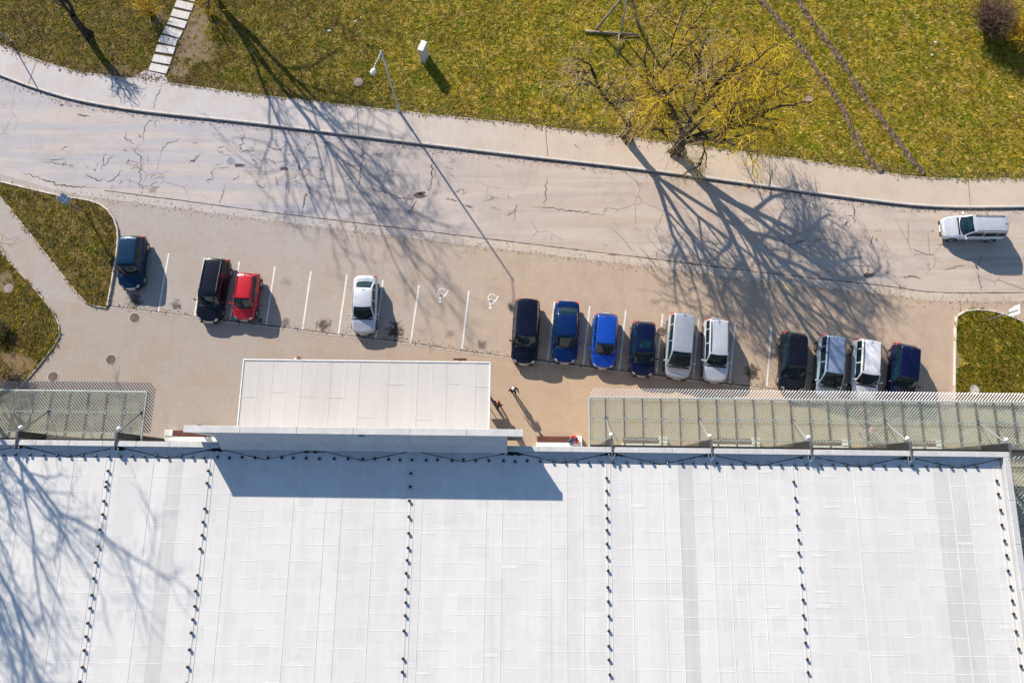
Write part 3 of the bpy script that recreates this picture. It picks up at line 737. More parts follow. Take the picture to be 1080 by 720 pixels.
# ------------------------------------------------------------------ glass canopies
ZG = 3.5
def canopy(name, label, xa, xb, sgn, side_fins, bays_from, rod_cols):
    o = empty(name, Matrix.Rotation(YAW, 3, 'Z') @ Vector((xa, YC1+.1, ZG)), YAW); tag(o, label, 'canopy', 'glass canopies along the facade')
    org = Vector((xa, YC1+.1, ZG))
    yf = BL(640, 419, ZG).y; ymid = BL(640, 441, ZG).y; yr = BL(640, 463, ZG).y; yb = YC1+.12
    def bx(nm, c, d, mat, bev=.0): return MB().box(Vector(c)-org, d, 0, bev).obj(nm, M[mat], o)
    step = G/5
    xs = [xa]; X = math.ceil(xa/step+.25)*step
    while X < xb-.2: xs.append(X); X += step
    xs.append(xb)
    for i, X in enumerate(xs):
        bx('rafter', (X, (yf+yb)/2, ZG-.09), (.075, yf-yb-.04, .14), 'steel', .006)
        for yy in (yf-.12, ymid+.1, ymid-.1, yr+.05):
            q = MB().cyl((0, 0, -.03), (0, 0, .045), .045, n=8).obj('glass_clamp', M['galv'], o) if i == 0 and yy == yf-.12 else inst(CL[0], 'glass_clamp', o)
            if i == 0 and yy == yf-.12: CL[0] = q
            q.location = Vector((X+.09 if X < xb-.1 else X-.09, yy, ZG))-org
    bx('front_tube', ((xa+xb)/2, yf, ZG-.03), (xb-xa+.1, .10, .10), 'frame', .02)
    for (ya, nm) in ((ymid, 'purlin'), (yr, 'purlin')): bx(nm, ((xa+xb)/2, ya, ZG-.035), (xb-xa, .055, .055), 'frame', .008)
    bx('dark_gap_strip', ((xa+xb)/2, yb+.07, ZG+.16), (xb-xa, .15, .12), 'black', .01)  # black strip added to draw the unlit gap between glass and wall
    for e in ((xa-.03,) if sgn > 0 else (xb+.03,)): bx('end_tube', (e, (yf+yb)/2-.05, ZG-.03), (.09, yf-yb, .10), 'frame', .02)
    for i in range(len(xs)-1):
        for (ya, yc) in ((yf-.06, ymid+.035), (ymid-.035, yr+.035), (yr-.035, yb)):
            w = xs[i+1]-xs[i]-.03
            bx('glass_pane', ((xs[i]+xs[i+1])/2, (ya+yc)/2, ZG+.012), (w, ya-yc, .014), 'glass')
    # white sun-shading blades on edge, set diagonally under the glass and past the front tube
    ang = R(47)*sgn if sgn > 0 else math.pi-R(47)
    ya, yc = yr+.05, yf+.62; ln = (yc-ya)/math.sin(R(47)); pit = .20
    fm = MB().box((0, 0, 0), (1, .03, .12)).obj('sun_blade', M['fin'] if sgn > 0 else M['fin_shaded'], o)  # left canopy: shaded faces of the white blades painted in as dark blue
    ux, uy = math.cos(ang), math.sin(ang)
    first = True; N = int((xb-xa+ln*abs(ux))/pit)
    for j in range(N+1):
        xs0 = (xa-ln*abs(ux)+j*pit) if sgn > 0 else (xb+ln*abs(ux)-j*pit)    # x where the blade meets the back line
        t0, t1 = 0., ln
        lo, hi = (xa+.05, xb-.02) if not side_fins else (xa, xb+.45)
        for (bound, isl) in ((lo, True), (hi, False)):
            tt = (bound-xs0)/ux
            if (ux > 0) == isl: t0 = max(t0, tt)
            else: t1 = min(t1, tt)
        if t1-t0 < .25: continue
        c = Vector((xs0+ux*(t0+t1)/2, ya+uy*(t0+t1)/2, ZG-.22))-org
        q = fm if first else inst(fm, 'sun_blade', o)
        first = False; q.location = c; q.rotation_euler = (0, 0, ang); q.scale = (t1-t0, 1, 1)
    for k in rod_cols:
        X = k*G; yk = BL(540, 464.5, 5.7).y
        s = -sgn if sgn > 0 else 1
        MB().cyl(Vector((X, yk+.18, 5.75))-org, Vector((X, ymid, ZG+.03))-org, .03, n=8).obj('tie_rod', M['rodgrey'] if sgn > 0 else M['darksteel'], o, True)
        bx('rod_shoe', (X, ymid, ZG+.03), (.16, .2, .05), 'darksteel', .01)
    return o
CL = [None]
xr0 = BL(622, 430, ZG).x; xl1 = BL(153.5, 420, ZG).x
canopy('glass_canopy', 'long glass canopy with white diagonal blades right of the entrance', xr0, XE+4.2, 1, False, 1, (1, 2, 3, 4, 5))
canopy('glass_canopy', 'glass canopy with diagonal blades coloured as in shade, left of the entrance', -39.0, xl1, -1, True, 1, (-6, -5, -4))
# the canopy that turns the corner and runs down the right side
def side_canopy():
    xa, xb = XE+.08, XE+3.3; ya, yb = -16.0, YC1-.05
    org = Vector((xa, ya, ZG)); o = empty('glass_canopy', Matrix.Rotation(YAW, 3, 'Z') @ org, YAW)
    tag(o, 'glass canopy running down the right side of the building', 'canopy', 'glass canopies along the facade')
    def bx(nm, c, d, mat, bev=.0): return MB().box(Vector(c)-org, d, 0, bev).obj(nm, M[mat], o)
    y = ya
    while y < yb-.3:
        bx('rafter', ((xa+xb)/2, y, ZG-.09), (xb-xa, .075, .14), 'steel', .006)
        h = min(G/5, yb-y)
        for a, c in ((xa, (xa+xb)/2-.03), ((xa+xb)/2+.03, xb-.06)): bx('glass_pane', ((a+c)/2, y+h/2, ZG+.012), (c-a, h-.03, .014), 'glass')
        y += G/5
    bx('edge_tube', (xb, (ya+yb)/2, ZG-.03), (.1, yb-ya, .1), 'frame', .02); bx('purlin', ((xa+xb)/2, (ya+yb)/2, ZG-.035), (.055, yb-ya, .055), 'frame')
    fm = None; ux, uy = math.cos(R(47)), math.sin(R(47)); ln = (xb+.5-xa)/ux; y = ya-ln*uy+.3
    while y < yb-.1:
        t1 = min(ln, (yb-.05-y)/uy); t0 = max(0, (ya-y)/uy)
        if t1-t0 > .25:
            if fm is None: fm = q = MB().box((0, 0, 0), (1, .03, .12)).obj('sun_blade', M['fin'], o)
            else: q = inst(fm, 'sun_blade', o)
            q.location = Vector((xa+ux*(t0+t1)/2, y+uy*(t0+t1)/2, ZG-.22))-org; q.rotation_euler = (0, 0, R(47)); q.scale = (t1-t0, 1, 1)
        y += .28
    for y in (-14.6, -8.8, -3.0):
        bx('outrigger', (xa+.5, y, ZG+.12), (1.3, .1, .12), 'darksteel', .01)
    return o
side_canopy()

# ------------------------------------------------------------------ benches by the facade
def bench(px, py, length, label, mirror=False):
    p = P(px, py, 0); o = empty('bench', (p.x, p.y, .03), YAW + (math.pi if False else 0))
    tag(o, label, 'bench', 'white concrete benches along the facade')
    l = length
    MB().box((0, -.24, .20), (l, .34, .40), 0, .015).obj('base', M['whiteconc'], o)
    s = -1 if mirror else 1
    MB().box((s*(l/2-.27), .14, .22), (.54, .42, .44), 0, .015).obj('end_block', M['whiteconc'], o)
    for j in range(4): MB().box((-s*.28, -.01+.095*j, .405), (l-.6, .085, .04), 0, .006).obj('slat', M['wood'], o)
    MB().box((-s*.28, .14, .19), (l-.7, .32, .36)).obj('seat_frame', M['black'], o)
    return o
bench(589.5, 465.5, 3.05, 'white concrete bench with brown slats holding a red seated person')
bench(208, 459.5, 4.0, 'white bench half hidden under the sign wall at left', True)
bench(679, 466.5, 3.0, 'bench below the right canopy nearest the entrance')
bench(775, 467.5, 3.1, 'second bench from the entrance below the right canopy')
bench(870, 469, 3.0, 'third bench from the entrance below the right canopy')
bench(972, 470, 2.6, 'farthest bench from the entrance below the right canopy')

# ------------------------------------------------------------------ cars
def crom(xs, ys):
    xs = np.array(xs, float); ys = np.array(ys, float)
    d = np.gradient(ys, xs); 
    sl = np.diff(ys)/np.diff(xs)
    d = np.zeros(len(xs)); d[0] = sl[0]; d[-1] = sl[-1]
    for i in range(1, len(xs)-1): d[i] = 0 if sl[i-1]*sl[i] <= 0 else 2*sl[i-1]*sl[i]/(sl[i-1]+sl[i])
    def f(x):
        x = min(max(x, xs[0]), xs[-1]); i = min(np.searchsorted(xs, x, 'right')-1, len(xs)-2); i = max(i, 0)
        h = xs[i+1]-xs[i]; t = (x-xs[i])/h
        return float((2*t**3-3*t**2+1)*ys[i]+(t**3-2*t**2+t)*h*d[i]+(-2*t**3+3*t**2)*ys[i+1]+(t**3-t**2)*h*d[i+1])
    return f
CARS = {
    'hatch': dict(wb=.235, rf=.41, rr=.90, rb=.985, hood=.92, belt=.96, deck=.97),
    'estate': dict(wb=.235, rf=.40, rr=.935, rb=.985, hood=.90, belt=.95, deck=.97),
    'sedan': dict(wb=.235, rf=.42, rr=.735, rb=.915, hood=.90, belt=.94, deck=.99),
    'suv': dict(wb=.25, rf=.39, rr=.94, rb=.985, hood=1.02, belt=1.05, deck=1.06),
    'mpv': dict(wb=.155, rf=.37, rr=.94, rb=.985, hood=.96, belt=1.02, deck=1.03),
}
wheel_src = {}
def car(kind, rear, frontp, W, H, mat, label, rails=None, sunroof=False, ribs=False, antenna=True, z0=.004, bumper=None, nwin=3, glassroof=False):
    K = CARS[kind]
    pr = P(*rear, .75); pf = P(*frontp, .5); L = ((pr-pf).xy).length
    d = (pf-pr); ang = math.atan2(d.y, d.x)+math.pi/2          # local front is -Y
    mid = (pr+pf)/2
    o = empty('parked_car' if kind != 'moving' else 'car', (mid.x, mid.y, z0), ang); tag(o, label, 'car', 'cars parked in the stalls')
    hw = W/2; wb, rf, rr, rb_ = K['wb'], K['rf'], K['rr'], K['rb']
    ztop = crom([0, .012, .04, .09, wb, .5, .86, .93, .985, 1.], [.44, .58, .68, .74, K['hood'], K['belt'], K['deck'], K['deck'], K['deck']-.06, .52])
    wid = crom([0, .012, .04, .10, .2, .32, .75, .9, .96, .99, 1.], [.60, .74, .855, .945, .985, 1., 1., .965, .91, .83, .72])
    zlo = crom([0, .05, .12, .88, .95, 1.], [.30, .22, .19, .19, .24, .32])
    qx = crom([0, .25, .45, .58, .68, .78, .90, 1.], [0, .50, .80, .935, .985, 1., .985, .93]); qz = crom([0, .25, .45, .58, .68, .78, .90, 1.], [1., .992, .965, .90, .80, .60, .28, 0])
    Y = lambda s: (s-.5)*L
    def body(s, q):
        a = abs(q); sg = -1 if q < 0 else 1; zt, zl = ztop(s), zlo(s)
        xf = qx(a)*wid(s); dy = xf*xf*(.20*math.exp(-s/.07)-.10*math.exp(-(1-s)/.05))
        return Vector((sg*xf*hw, Y(s)+dy, zl+(zt-zl)*qz(a)))
    belt = K['belt']
    gh = crom([wb, wb+(rf-wb)*.5, rf-.012, rf+.05, (rf+rr)/2, rr-.05, rr+.006, (rr+rb_)/2+.006, rb_], [belt-.08, belt-.08+(H-belt+.08)*.56, H-.03, H-.008, H, H-.02, H-.065, belt-.08+(H-belt+.08)*.52, belt-.10])
    gw = crom([wb, rf, .6, rr, rb_], [.90, .93, .935, .90, .83])
    gqx = crom([0, .2, .4, .5, .57, 1.], [0, .50, .92, 1.0, 1.0, 1.0])
    def bend(s): return .20*math.exp(-max(0, s-wb)/.13)-.13*math.exp(-max(0, rb_-s)/.08)
    def cabin(s, q):
        a = abs(q); sg = -1 if q < 0 else 1; h = gh(s); zb = belt-.10; fr = (h-zb)/(H-zb)
        wb_ = gw(s)*hw; wt = wb_*(1-.235*max(fr, 0))
        if a <= .5:
            u = a/.5; return Vector((sg*wt*u, Y(s)+u*u*bend(s), h+.04*fr*(1-u*u)))
        u = (a-.5)/.5
        bow = .035*math.sin(math.pi*u)*fr
        return Vector((sg*(wt+(wb_-wt)*u+bow), Y(s)+bend(s), h+(zb-h)*u))
    def grid(fn, ss, qs, name, mt, off=0., smooth=True, parent=o):
        vs = []
        for s in ss:
            for q in qs:
                p = fn(s, q)
                if off:
                    e = .004; ds = fn(min(s+e, 1), q)-fn(max(s-e, 0), q); dq = fn(s, q+.01)-fn(s, q-.01)
                    n = dq.cross(ds)
                    if n.length > 1e-9: p = p-n.normalized()*off if False else p+n.normalized()*off*(-1 if n.dot(Vector((p.x, (p.y)*.3, p.z-.4))) < 0 else 1)
                vs.append(p)
        m = len(qs); fs = []
        for i in range(len(ss)-1):
            for j in range(m-1): fs.append((i*m+j, i*m+j+1, (i+1)*m+j+1, (i+1)*m+j))
        return mesh_obj(name, vs, fs, mt, parent, smooth)
    lin = lambda a, b_, n: [a+(b_-a)*i/(n-1) for i in range(n)]
    ss = [0, .006, .012, .024, .04, .065, .09, .13, .17, .22, .27, .35, .45, .55, .65, .75, .82, .88, .92, .95, .97, .985, .993, 1.]
    qs = lin(-1, 1, 33)
    bo = grid(body, ss, qs, 'body', mat)
    me = bo.data; nq = len(qs)
    import bmesh
    bm = bmesh.new(); bm.from_mesh(me); bm.verts.ensure_lookup_table()
    bm.faces.new([bm.verts[i] for i in range(nq)]); bm.faces.new([bm.verts[(len(ss)-1)*nq+i] for i in range(nq)][::-1])
    for i in range(len(ss)-1):
        bm.faces.new([bm.verts[i*nq], bm.verts[(i+1)*nq], bm.verts[(i+1)*nq+nq-1], bm.verts[i*nq+nq-1]])
    bmesh.ops.recalc_face_normals(bm, faces=bm.faces[:]); bm.to_mesh(me); bm.free()
    sc = sorted(set([round(v, 4) for v in lin(wb, rf-.012, 6)+[rf-.005, rf+.01, rf+.03]+lin(rf+.05, rr-.05, 8)+[rr-.03, rr-.012, rr]+lin(rr+.006, rb_, 6)]))
    cq = [-1, -.9, -.8, -.7, -.6, -.53, -.5, -.47, -.42, -.32, -.2, -.08, .08, .2, .32, .42, .47, .5, .53, .6, .7, .8, .9, 1]
    cb = grid(cabin, sc, cq, 'cabin', mat)
    bm = bmesh.new(); bm.from_mesh(cb.data); bmesh.ops.recalc_face_normals(bm, faces=bm.faces[:])
    top = max(bm.faces, key=lambda f: f.calc_center_median().z)
    if top.normal.z < 0: bmesh.ops.reverse_faces(bm, faces=bm.faces[:])
    bm.to_mesh(cb.data); bm.free()
    # glazing
    g = M['carglass']
    grid(cabin, lin(wb+.012, rf-.012, 8), lin(-.455, .455, 9), 'windscreen', g, .006)
    grid(cabin, lin(rr+.010, rb_-.016, 6), lin(-.42, .42, 9), 'rear_window', g, .006)
    s0, s1 = wb+.055, rb_-.035 if kind != 'sedan' else rb_-.055
    cuts = {3: [s0, s0+(s1-s0)*.42, s0+(s1-s0)*.76, s1], 2: [s0, s0+(s1-s0)*.52, s1]}[nwin]
    for sg in (-1, 1):
        for i in range(len(cuts)-1):
            grid(cabin, lin(cuts[i]+.008, cuts[i+1]-.008, 6), [sg*v for v in lin(.56, .86, 4)], 'side_window', g, .006)
    # bonnet panel, grille, bumpers, lamps
    grid(body, lin(.035, wb-.006, 8), lin(-.43, .43, 13), 'bonnet', mat, .006)
    grid(body, lin(wb-.012, wb+.016, 3), lin(-.42, .42, 9), 'cowl', M['black'], .008)
    for sg in (-1, 1):
        grid(body, lin(.010, .052, 5), [sg*v for v in lin(.36, .56, 5)], 'headlight', M['lamp'], .012)
        grid(body, lin(.955, .998, 5), [sg*v for v in lin(.40, .74, 5)], 'tail_light', M['tail'], .012)
    grid(body, lin(.0, .014, 4), lin(-.3, .3, 7), 'grille', M['chrome'] if bumper is None else bumper, .012)
    MB().box((0, -L/2-.012, .40), (.5, .03, .11), 0, .006).obj('number_plate', M['plate'], o)
    MB().box((0, L/2+.012, .62), (.5, .03, .11), 0, .006).obj('number_plate', M['plate'], o)
    MB().box((0, L/2-.03, .42), (W*.78, .12, .16), 0, .03).obj('bumper', M['black'] if bumper is None else mat, o)
    MB().box((0, -L/2+.035, .36), (W*.66, .12, .16), 0, .03).obj('bumper', M['black'] if bumper is None else mat, o)
    # mirrors
    for sg in (-1, 1):
        s = wb+.075; x = sg*(wid(s)*hw+.085)
        mb = MB().box((x, Y(s), belt+.06), (.19, .09, .13), sg*.25, .035); mb.box((sg*(wid(s)*hw-.02), Y(s)+.0, belt+.02), (.14, .05, .04), 0, .01)
        mb.obj('mirror', M['black'] if mat in DARK else mat, o)
    # wheels
    for s in (.175, .80):
        for sg in (-1, 1):
            x = sg*(hw*wid(s)-.085)
            if 't' not in wheel_src:
                t = MB().lathe([(.19, -.10), (.28, -.10), (.305, -.08), (.312, -.04), (.312, .04), (.305, .08), (.28, .10), (.19, .10)], n=22)
                wheel_src['t'] = t
            w = mesh_obj('wheel', [Vector((z, r_, y_)) for r_, y_, z in wheel_src['t'].v], wheel_src['t'].f, M['rubber'], o, True)
            w.location = (x, Y(s), .312)
            hub = MB(); hub.lathe([(.001, .0), (.05, .0), (.06, -.02), (.17, -.01), (.195, .004), (.198, -.03)], n=16)
            h = mesh_obj('rim', [Vector((sg*(z+.098), a_, b_)) for a_, b_, z in hub.v], hub.f, M['rim'], w, True)
            ar = MB(); ar.lathe([(.30, .0), (.375, .0), (.385, -.05)], n=22)
            mesh_obj('wheel_arch', [Vector((x+sg*(.098+z), Y(s)+a_, max(.19, .33+b_))) for a_, b_, z in ar.v], ar.f, M['black'], o)
    # door handles, sill trim
    for sg in (-1, 1):
        for s in ((.47, .66) if nwin == 3 else (.52,)):
            MB().box((sg*(hw*wid(s)*.985+.012), Y(s), belt-.14), (.03, .2, .035), 0, .01).obj('door_handle', M['chrome'] if mat not in DARK else mat, o)
        MB().box((sg*(hw+.004), Y(.49), .45), (.025, L*.42, .06), 0, .008).obj('side_trim', M['black'], o)
    if rails:
        for sg in (-1, 1):
            pts = [cabin(s, sg*.455)+Vector((0, 0, .035+.025*math.sin(math.pi*min(1, max(0, (s-rf)/(rr-rf)))))) for s in lin(rf+.03, rr-.02, 8)]
            mb = MB()
            for a_, b_ in zip(pts[:-1], pts[1:]): mb.cyl(a_, b_, .024, n=6)
            mb.obj('roof_rail', M[rails], o)
    if sunroof: grid(cabin, lin(rf+.05, rf+.20, 5), lin(-.32, .32, 7), 'sunroof', g, .008)
    if ribs:
        for q in (-.33, -.2, -.07, .07, .2, .33):
            grid(cabin, lin(rf+.08, rr-.05, 6), [q-.018, q, q+.018], 'roof_rib', mat, .014)
    if antenna:
        a_ = cabin(rr-.03, 0); MB().cyl(a_, a_+Vector((0, .16, .12)), .014, .008, n=6).box(a_, (.07, .1, .03), 0, .01).obj('antenna', M['black'], o)
    for sg, x in ((1, -.28), (1, .25)):
        p0 = cabin(wb+.014, 0); p1 = cabin(wb+.05, 0)
        MB().cyl((x, p0.y-.01, p0.z+.02), (x+.42, p0.y+.10, p0.z+.075), .011, n=5).obj('wiper', M['black'], o)
    return o
CP = dict(petrol=paint('paint_petrol', (.003, .03, .075), .3, .3), black=paint('paint_black', (.006, .008, .016), .1, .28), red=paint('paint_red', (.52, .008, .018), .1, .3), silverw=paint('paint_silver_white', (.60, .62, .66), .35, .34),
          blackblue=paint('paint_blue_black', (.005, .008, .025), .2, .28), dblue=paint('paint_dark_blue', (.003, .022, .11), .3, .28), bblue=paint('paint_bright_blue', (.008, .075, .48), .35, .28), navy=paint('paint_navy', (.004, .008, .045), .25, .28),
          silver=paint('paint_silver', (.52, .54, .58), .55, .32), white=paint('paint_white', (.74, .74, .76), .0, .35), silverb=paint('paint_pale_blue_silver', (.40, .48, .60), .5, .3))
DARK = (CP['petrol'], CP['black'], CP['blackblue'], CP['dblue'], CP['navy'])
car('hatch', (141.5, 248.5), (138, 305), 1.68, 1.48, CP['petrol'], 'petrol blue hatchback parked against the left grass island', nwin=3)
car('estate', (230.5, 272), (219.5, 340), 1.78, 1.46, CP['black'], 'black estate car with silver roof rails next to the red hatchback', rails='chrome')
car('hatch', (263, 287.5), (257, 338), 1.60, 1.42, CP['red'], 'small bright red three door hatchback', nwin=2, rails='black')
car('sedan', (386, 290.5), (383.5, 352.5), 1.72, 1.43, CP['silverw'], 'silver white saloon parked alone in the shade of branches')
car('suv', (556.5, 315), (552.5, 384.5), 1.84, 1.66, CP['blackblue'], 'big black off-roader with ribbed roof beside the wheelchair stall', ribs=True)
car('sedan', (598.5, 317), (595, 383.5), 1.76, 1.42, CP['dblue'], 'dark blue saloon right of the black off-roader')
car('hatch', (639.5, 330), (635.5, 388.5), 1.72, 1.47, CP['bblue'], 'bright blue hatchback with rounded front')
car('hatch', (679.5, 338.5), (676.5, 397), 1.70, 1.46, CP['navy'], 'navy hatchback with a dark sunroof', sunroof=True)
car('mpv', (719.5, 330), (713.5, 399.5), 1.84, 1.64, CP['silver'], 'silver people carrier with long white roof beside the navy hatchback')
car('estate', (756, 335.5), (753.5, 403.5), 1.74, 1.46, CP['silverw'], 'pale silver estate car with black roof rails', rails='black')
car('hatch', (838, 350), (834, 413), 1.78, 1.50, CP['black'], 'plain black hatchback in the shadow of the tree crown')
car('mpv', (877.5, 353.5), (871.5, 420), 1.78, 1.60, CP['silverb'], 'blue grey people carrier with dark roof rails', rails='black')
car('estate', (914.5, 357.5), (909.5, 423), 1.76, 1.52, CP['white'], 'white estate car with its nose under the glass canopy', rails='black')
car('hatch', (956, 362.5), (948, 426), 1.76, 1.50, CP['navy'], 'dark navy hatchback at the right end of the parked row')
mv = car('estate', (1060, 240), (992, 240.5), 1.74, 1.46, CP['silverw'], 'pale silver estate car driving left along the road', rails='black', z0=.0)
mv.name = 'estate_car'; del mv['group']

# fallen leaves and grit along kerbs, gutters and lawn edges
def scatter_leaves(name, label, line, spread, n, z, cols, size=(.02, .06)):
    vs = []; fs = []; col = []
    for i in range(n):
        p = line[rng.randrange(len(line))]; q = Vector((p.x+rng.gauss(0, .5), p.y+spread[0]+rng.gauss(0, spread[1]), z+rng.uniform(.004, .02)))
        a = rng.uniform(0, 6.3); l = rng.uniform(*size); w = l*rng.uniform(.4, .8); c = rng.choice(cols); k = len(vs)
        for u, v_ in ((-1, 0), (0, -1), (1, 0), (0, 1)): vs.append((q.x+math.cos(a)*u*l-math.sin(a)*v_*w, q.y+math.sin(a)*u*l+math.cos(a)*v_*w, q.z+.012*u)); col += [*c, 1]
        fs.append((k, k+1, k+2, k+3))
    o = mesh_obj(name, vs, fs, M['blades']); at = o.data.attributes.new('col', 'FLOAT_COLOR', 'POINT'); at.data.foreach_set('color', col); return tag(o, label, 'leaves', kind='stuff')
LC = [(.16, .10, .06), (.24, .16, .09), (.10, .065, .045), (.30, .22, .13)]
scatter_leaves('fallen_leaves', 'brown leaf litter in the gutter below the sidewalk kerb', px_line(kerb_edge[2:17], 0, .3), (-.25, .14), 2200, .004, LC)
scatter_leaves('fallen_leaves', 'brown leaf litter along the lawn edge of the sidewalk', px_line(lawn_edge[2:17], 0, .3), (.28, .22), 5200, .14, LC, (.03, .09))
scatter_leaves('fallen_leaves', 'brown grit along the front of the parking stalls', px_line(front[3:13], 0, .3), (.1, .16), 1500, .012, LC)
scatter_leaves('fallen_leaves', 'sandy grit along the joint between road and parking', px_line(joint_edge[3:16], 0, .3), (-.6, .3), 1500, .010, [(.30, .21, .13), (.22, .15, .1), (.4, .3, .2)])
# ------------------------------------------------------------------ trees
def tubes(name, segs, mat, parent, sides, cols=None):
    """segs: list of (p0, r0, p1, r1); one mesh"""
    n = len(segs)
    A = np.array([s[0] for s in segs], float); Bq = np.array([s[2] for s in segs], float)
    r0 = np.array([s[1] for s in segs]); r1 = np.array([s[3] for s in segs])
    d = Bq-A; d /= np.maximum(np.linalg.norm(d, axis=1, keepdims=True), 1e-9)
    ref = np.where(np.abs(d[:, 2:3]) < .9, [[0, 0, 1.]], [[1., 0, 0]])
    u = np.cross(d, ref); u /= np.maximum(np.linalg.norm(u, axis=1, keepdims=True), 1e-9); w = np.cross(d, u)
    V = np.zeros((n, 2*sides, 3))
    for k in range(sides):
        t = 2*math.pi*k/sides; o = u*math.cos(t)+w*math.sin(t)
        V[:, k] = A+o*r0[:, None]; V[:, sides+k] = Bq+o*r1[:, None]
    F = np.array([[k, (k+1) % sides, sides+(k+1) % sides, sides+k] for k in range(sides)])
    FF = (F[None]+(np.arange(n)*2*sides)[:, None, None]).reshape(-1)
    me = bpy.data.meshes.new(name); nf = n*sides
    me.vertices.add(n*2*sides); me.vertices.foreach_set('co', V.reshape(-1)); me.loops.add(nf*4); me.loops.foreach_set('vertex_index', FF.astype(np.int32))
    me.polygons.add(nf); me.polygons.foreach_set('loop_start', np.arange(0, nf*4, 4, dtype=np.int32))
    me.polygons.foreach_set('use_smooth', [True]*nf)
    if cols is not None:
        at = me.attributes.new('col', 'FLOAT_COLOR', 'POINT'); cc = np.ones((n, 2*sides, 4)); cc[..., :3] = np.array(cols)[:, None, :]; at.data.foreach_set('color', cc.reshape(-1))
    me.materials.append(mat); me.update(calc_edges=True)
    o = bpy.data.objects.new(name, me); C.objects.link(o); o.parent = parent; return o

def bare_tree(name, label, base, height, spread, seed, twig_cols, nlimb=5, weep=.0, dens=1.0, trunk_h=.2, lean=(0, 0), r0=.24, bare=0., group=None, tw=1.0, limb_dirs=None):
    r = random.Random(seed); root = empty(name, base); tag(root, label, 'tree', group)
    trunk = []; limbs = []; twigs = []; tcol = []
    def wander(p, d, length, ra, rb_, nseg, jit, up, out):
        pts = [p.copy()]; 
        for i in range(nseg):
            d = (d+Vector((r.gauss(0, jit), r.gauss(0, jit), r.gauss(0, jit)*.7+up))).normalized()
            q = p+d*(length/nseg); a = ra+(rb_-ra)*i/nseg; b_ = ra+(rb_-ra)*(i+1)/nseg
            out.append((p[:], a, q[:], b_)); p = q; pts.append(p.copy())
        return pts, d
    def rnd_side(d, ang):
        a = d.orthogonal().normalized(); a.rotate(Matrix.Rotation(r.uniform(0, 2*math.pi), 3, d)); return (d*math.cos(ang)+a*math.sin(ang)).normalized()
    def twig(p, d, l, lev):
        c = r.choice(twig_cols); k = r.uniform(.7, 1.25)
        seg = []; wander(p, d, l, .017*tw, .008*tw, 3 if lev == 0 else 2, .20, -.05-weep*.28, seg)
        for s_ in seg: twigs.append(s_); tcol.append(tuple(min(1, x*k) for x in c))
        if lev < 1:
            for s_ in seg:
                if r.random() < .8: twig(Vector(s_[2]), rnd_side((Vector(s_[2])-Vector(s_[0])).normalized(), R(r.uniform(25, 60))), l*.5, lev+1)
    def branch(p, d, l, ra, lev, out):
        n = 5 if lev < 2 else 4
        pts, dd = wander(p, d, l, ra, ra*.45, n, .13+.03*lev, .035 if lev < 2 else -weep*.08, out)
        nch = {0: 7, 1: 5, 2: 0}[lev]
        for i in range(nch):
            t = .3+.7*(i+r.random())/nch; k = min(int(t*n), n-1); q = pts[k].lerp(pts[k+1], t*n-k) if k < n else pts[-1]
            dl = (pts[k+1]-pts[k]).normalized()
            branch(q, rnd_side(dl, R(r.uniform(28, 58))), l*r.uniform(.38, .62)*(1.15-.4*t), ra*(.60-.2*t), lev+1, out)
        nt_ = max(1 if lev == 2 else 0, int({0: 5, 1: 9, 2: 8}[lev]*dens))
        for i in range(nt_):
            t = .25+.75*r.random(); k = min(int(t*n), n-1); q = pts[k].lerp(pts[k+1], t*n-k)
            twig(q, rnd_side((pts[k+1]-pts[k]).normalized(), R(r.uniform(20, 70))), r.uniform(.5, 1.15)*spread*.2, 0)
    th = height*trunk_h
    tp, td = wander(Vector((0, 0, -.05)), Vector((lean[0], lean[1], 1)).normalized(), th, r0*1.25, r0*.85, 4, .05, .03, trunk)
    # root flare
    for k in range(5):
        a = 2*math.pi*k/5+r.random(); trunk.append(((math.cos(a)*r0*1.9, math.sin(a)*r0*1.9, -.08), r0*.3, (math.cos(a)*r0*.5, math.sin(a)*r0*.5, .5), r0*.5))
    o = tubes('trunk', trunk, M['bark'], root, 9)
    for i in range(nlimb):
        a = 2*math.pi*(i+r.uniform(-.25, .25))/nlimb; tilt = R(r.uniform(18, 50)) if i else R(8)
        d = Vector((math.sin(tilt)*math.cos(a), math.sin(tilt)*math.sin(a), math.cos(tilt)))
        if limb_dirs: d = Vector(limb_dirs[i]).normalized()
        seg = []; k = r.choice((2, 3, 4, 4)); p = tp[k]
        ll = (height-th)*r.uniform(.72, 1.0)*(1 if d.z > .75 else .9)
        branch(p, d, ll, r0*r.uniform(.5, .66), 0, seg); limbs.append(seg)
    for seg in limbs: tubes('limb', seg, M['bark'], root, 5)
    t = tubes('twigs', twigs, M['twig'], root, 3, tcol); t['kind'] = 'stuff'
    return root
YEL = [(.78, .54, .02), (.66, .45, .03), (.40, .26, .05), (.85, .62, .04), (.26, .17, .05)]
TAN = [(.42, .33, .22), (.36, .27, .15), (.50, .38, .16), (.33, .25, .17), (.52, .36, .06)]
BRN = [(.20, .13, .09), (.16, .10, .08), (.26, .17, .11)]
g3 = .12
bare_tree('bare_tree', 'bare dark tree with tan twigs at the sidewalk, left of the yellow one', P(660, 146, g3), 9.6, 6.0, 4, TAN, 4, .25, .45, .17, (-.05, .06), .27, group='trees by the sidewalk', limb_dirs=[(-.55, .35, .9), (.05, .25, 1), (.55, .3, .9), (.2, -.35, .9)])
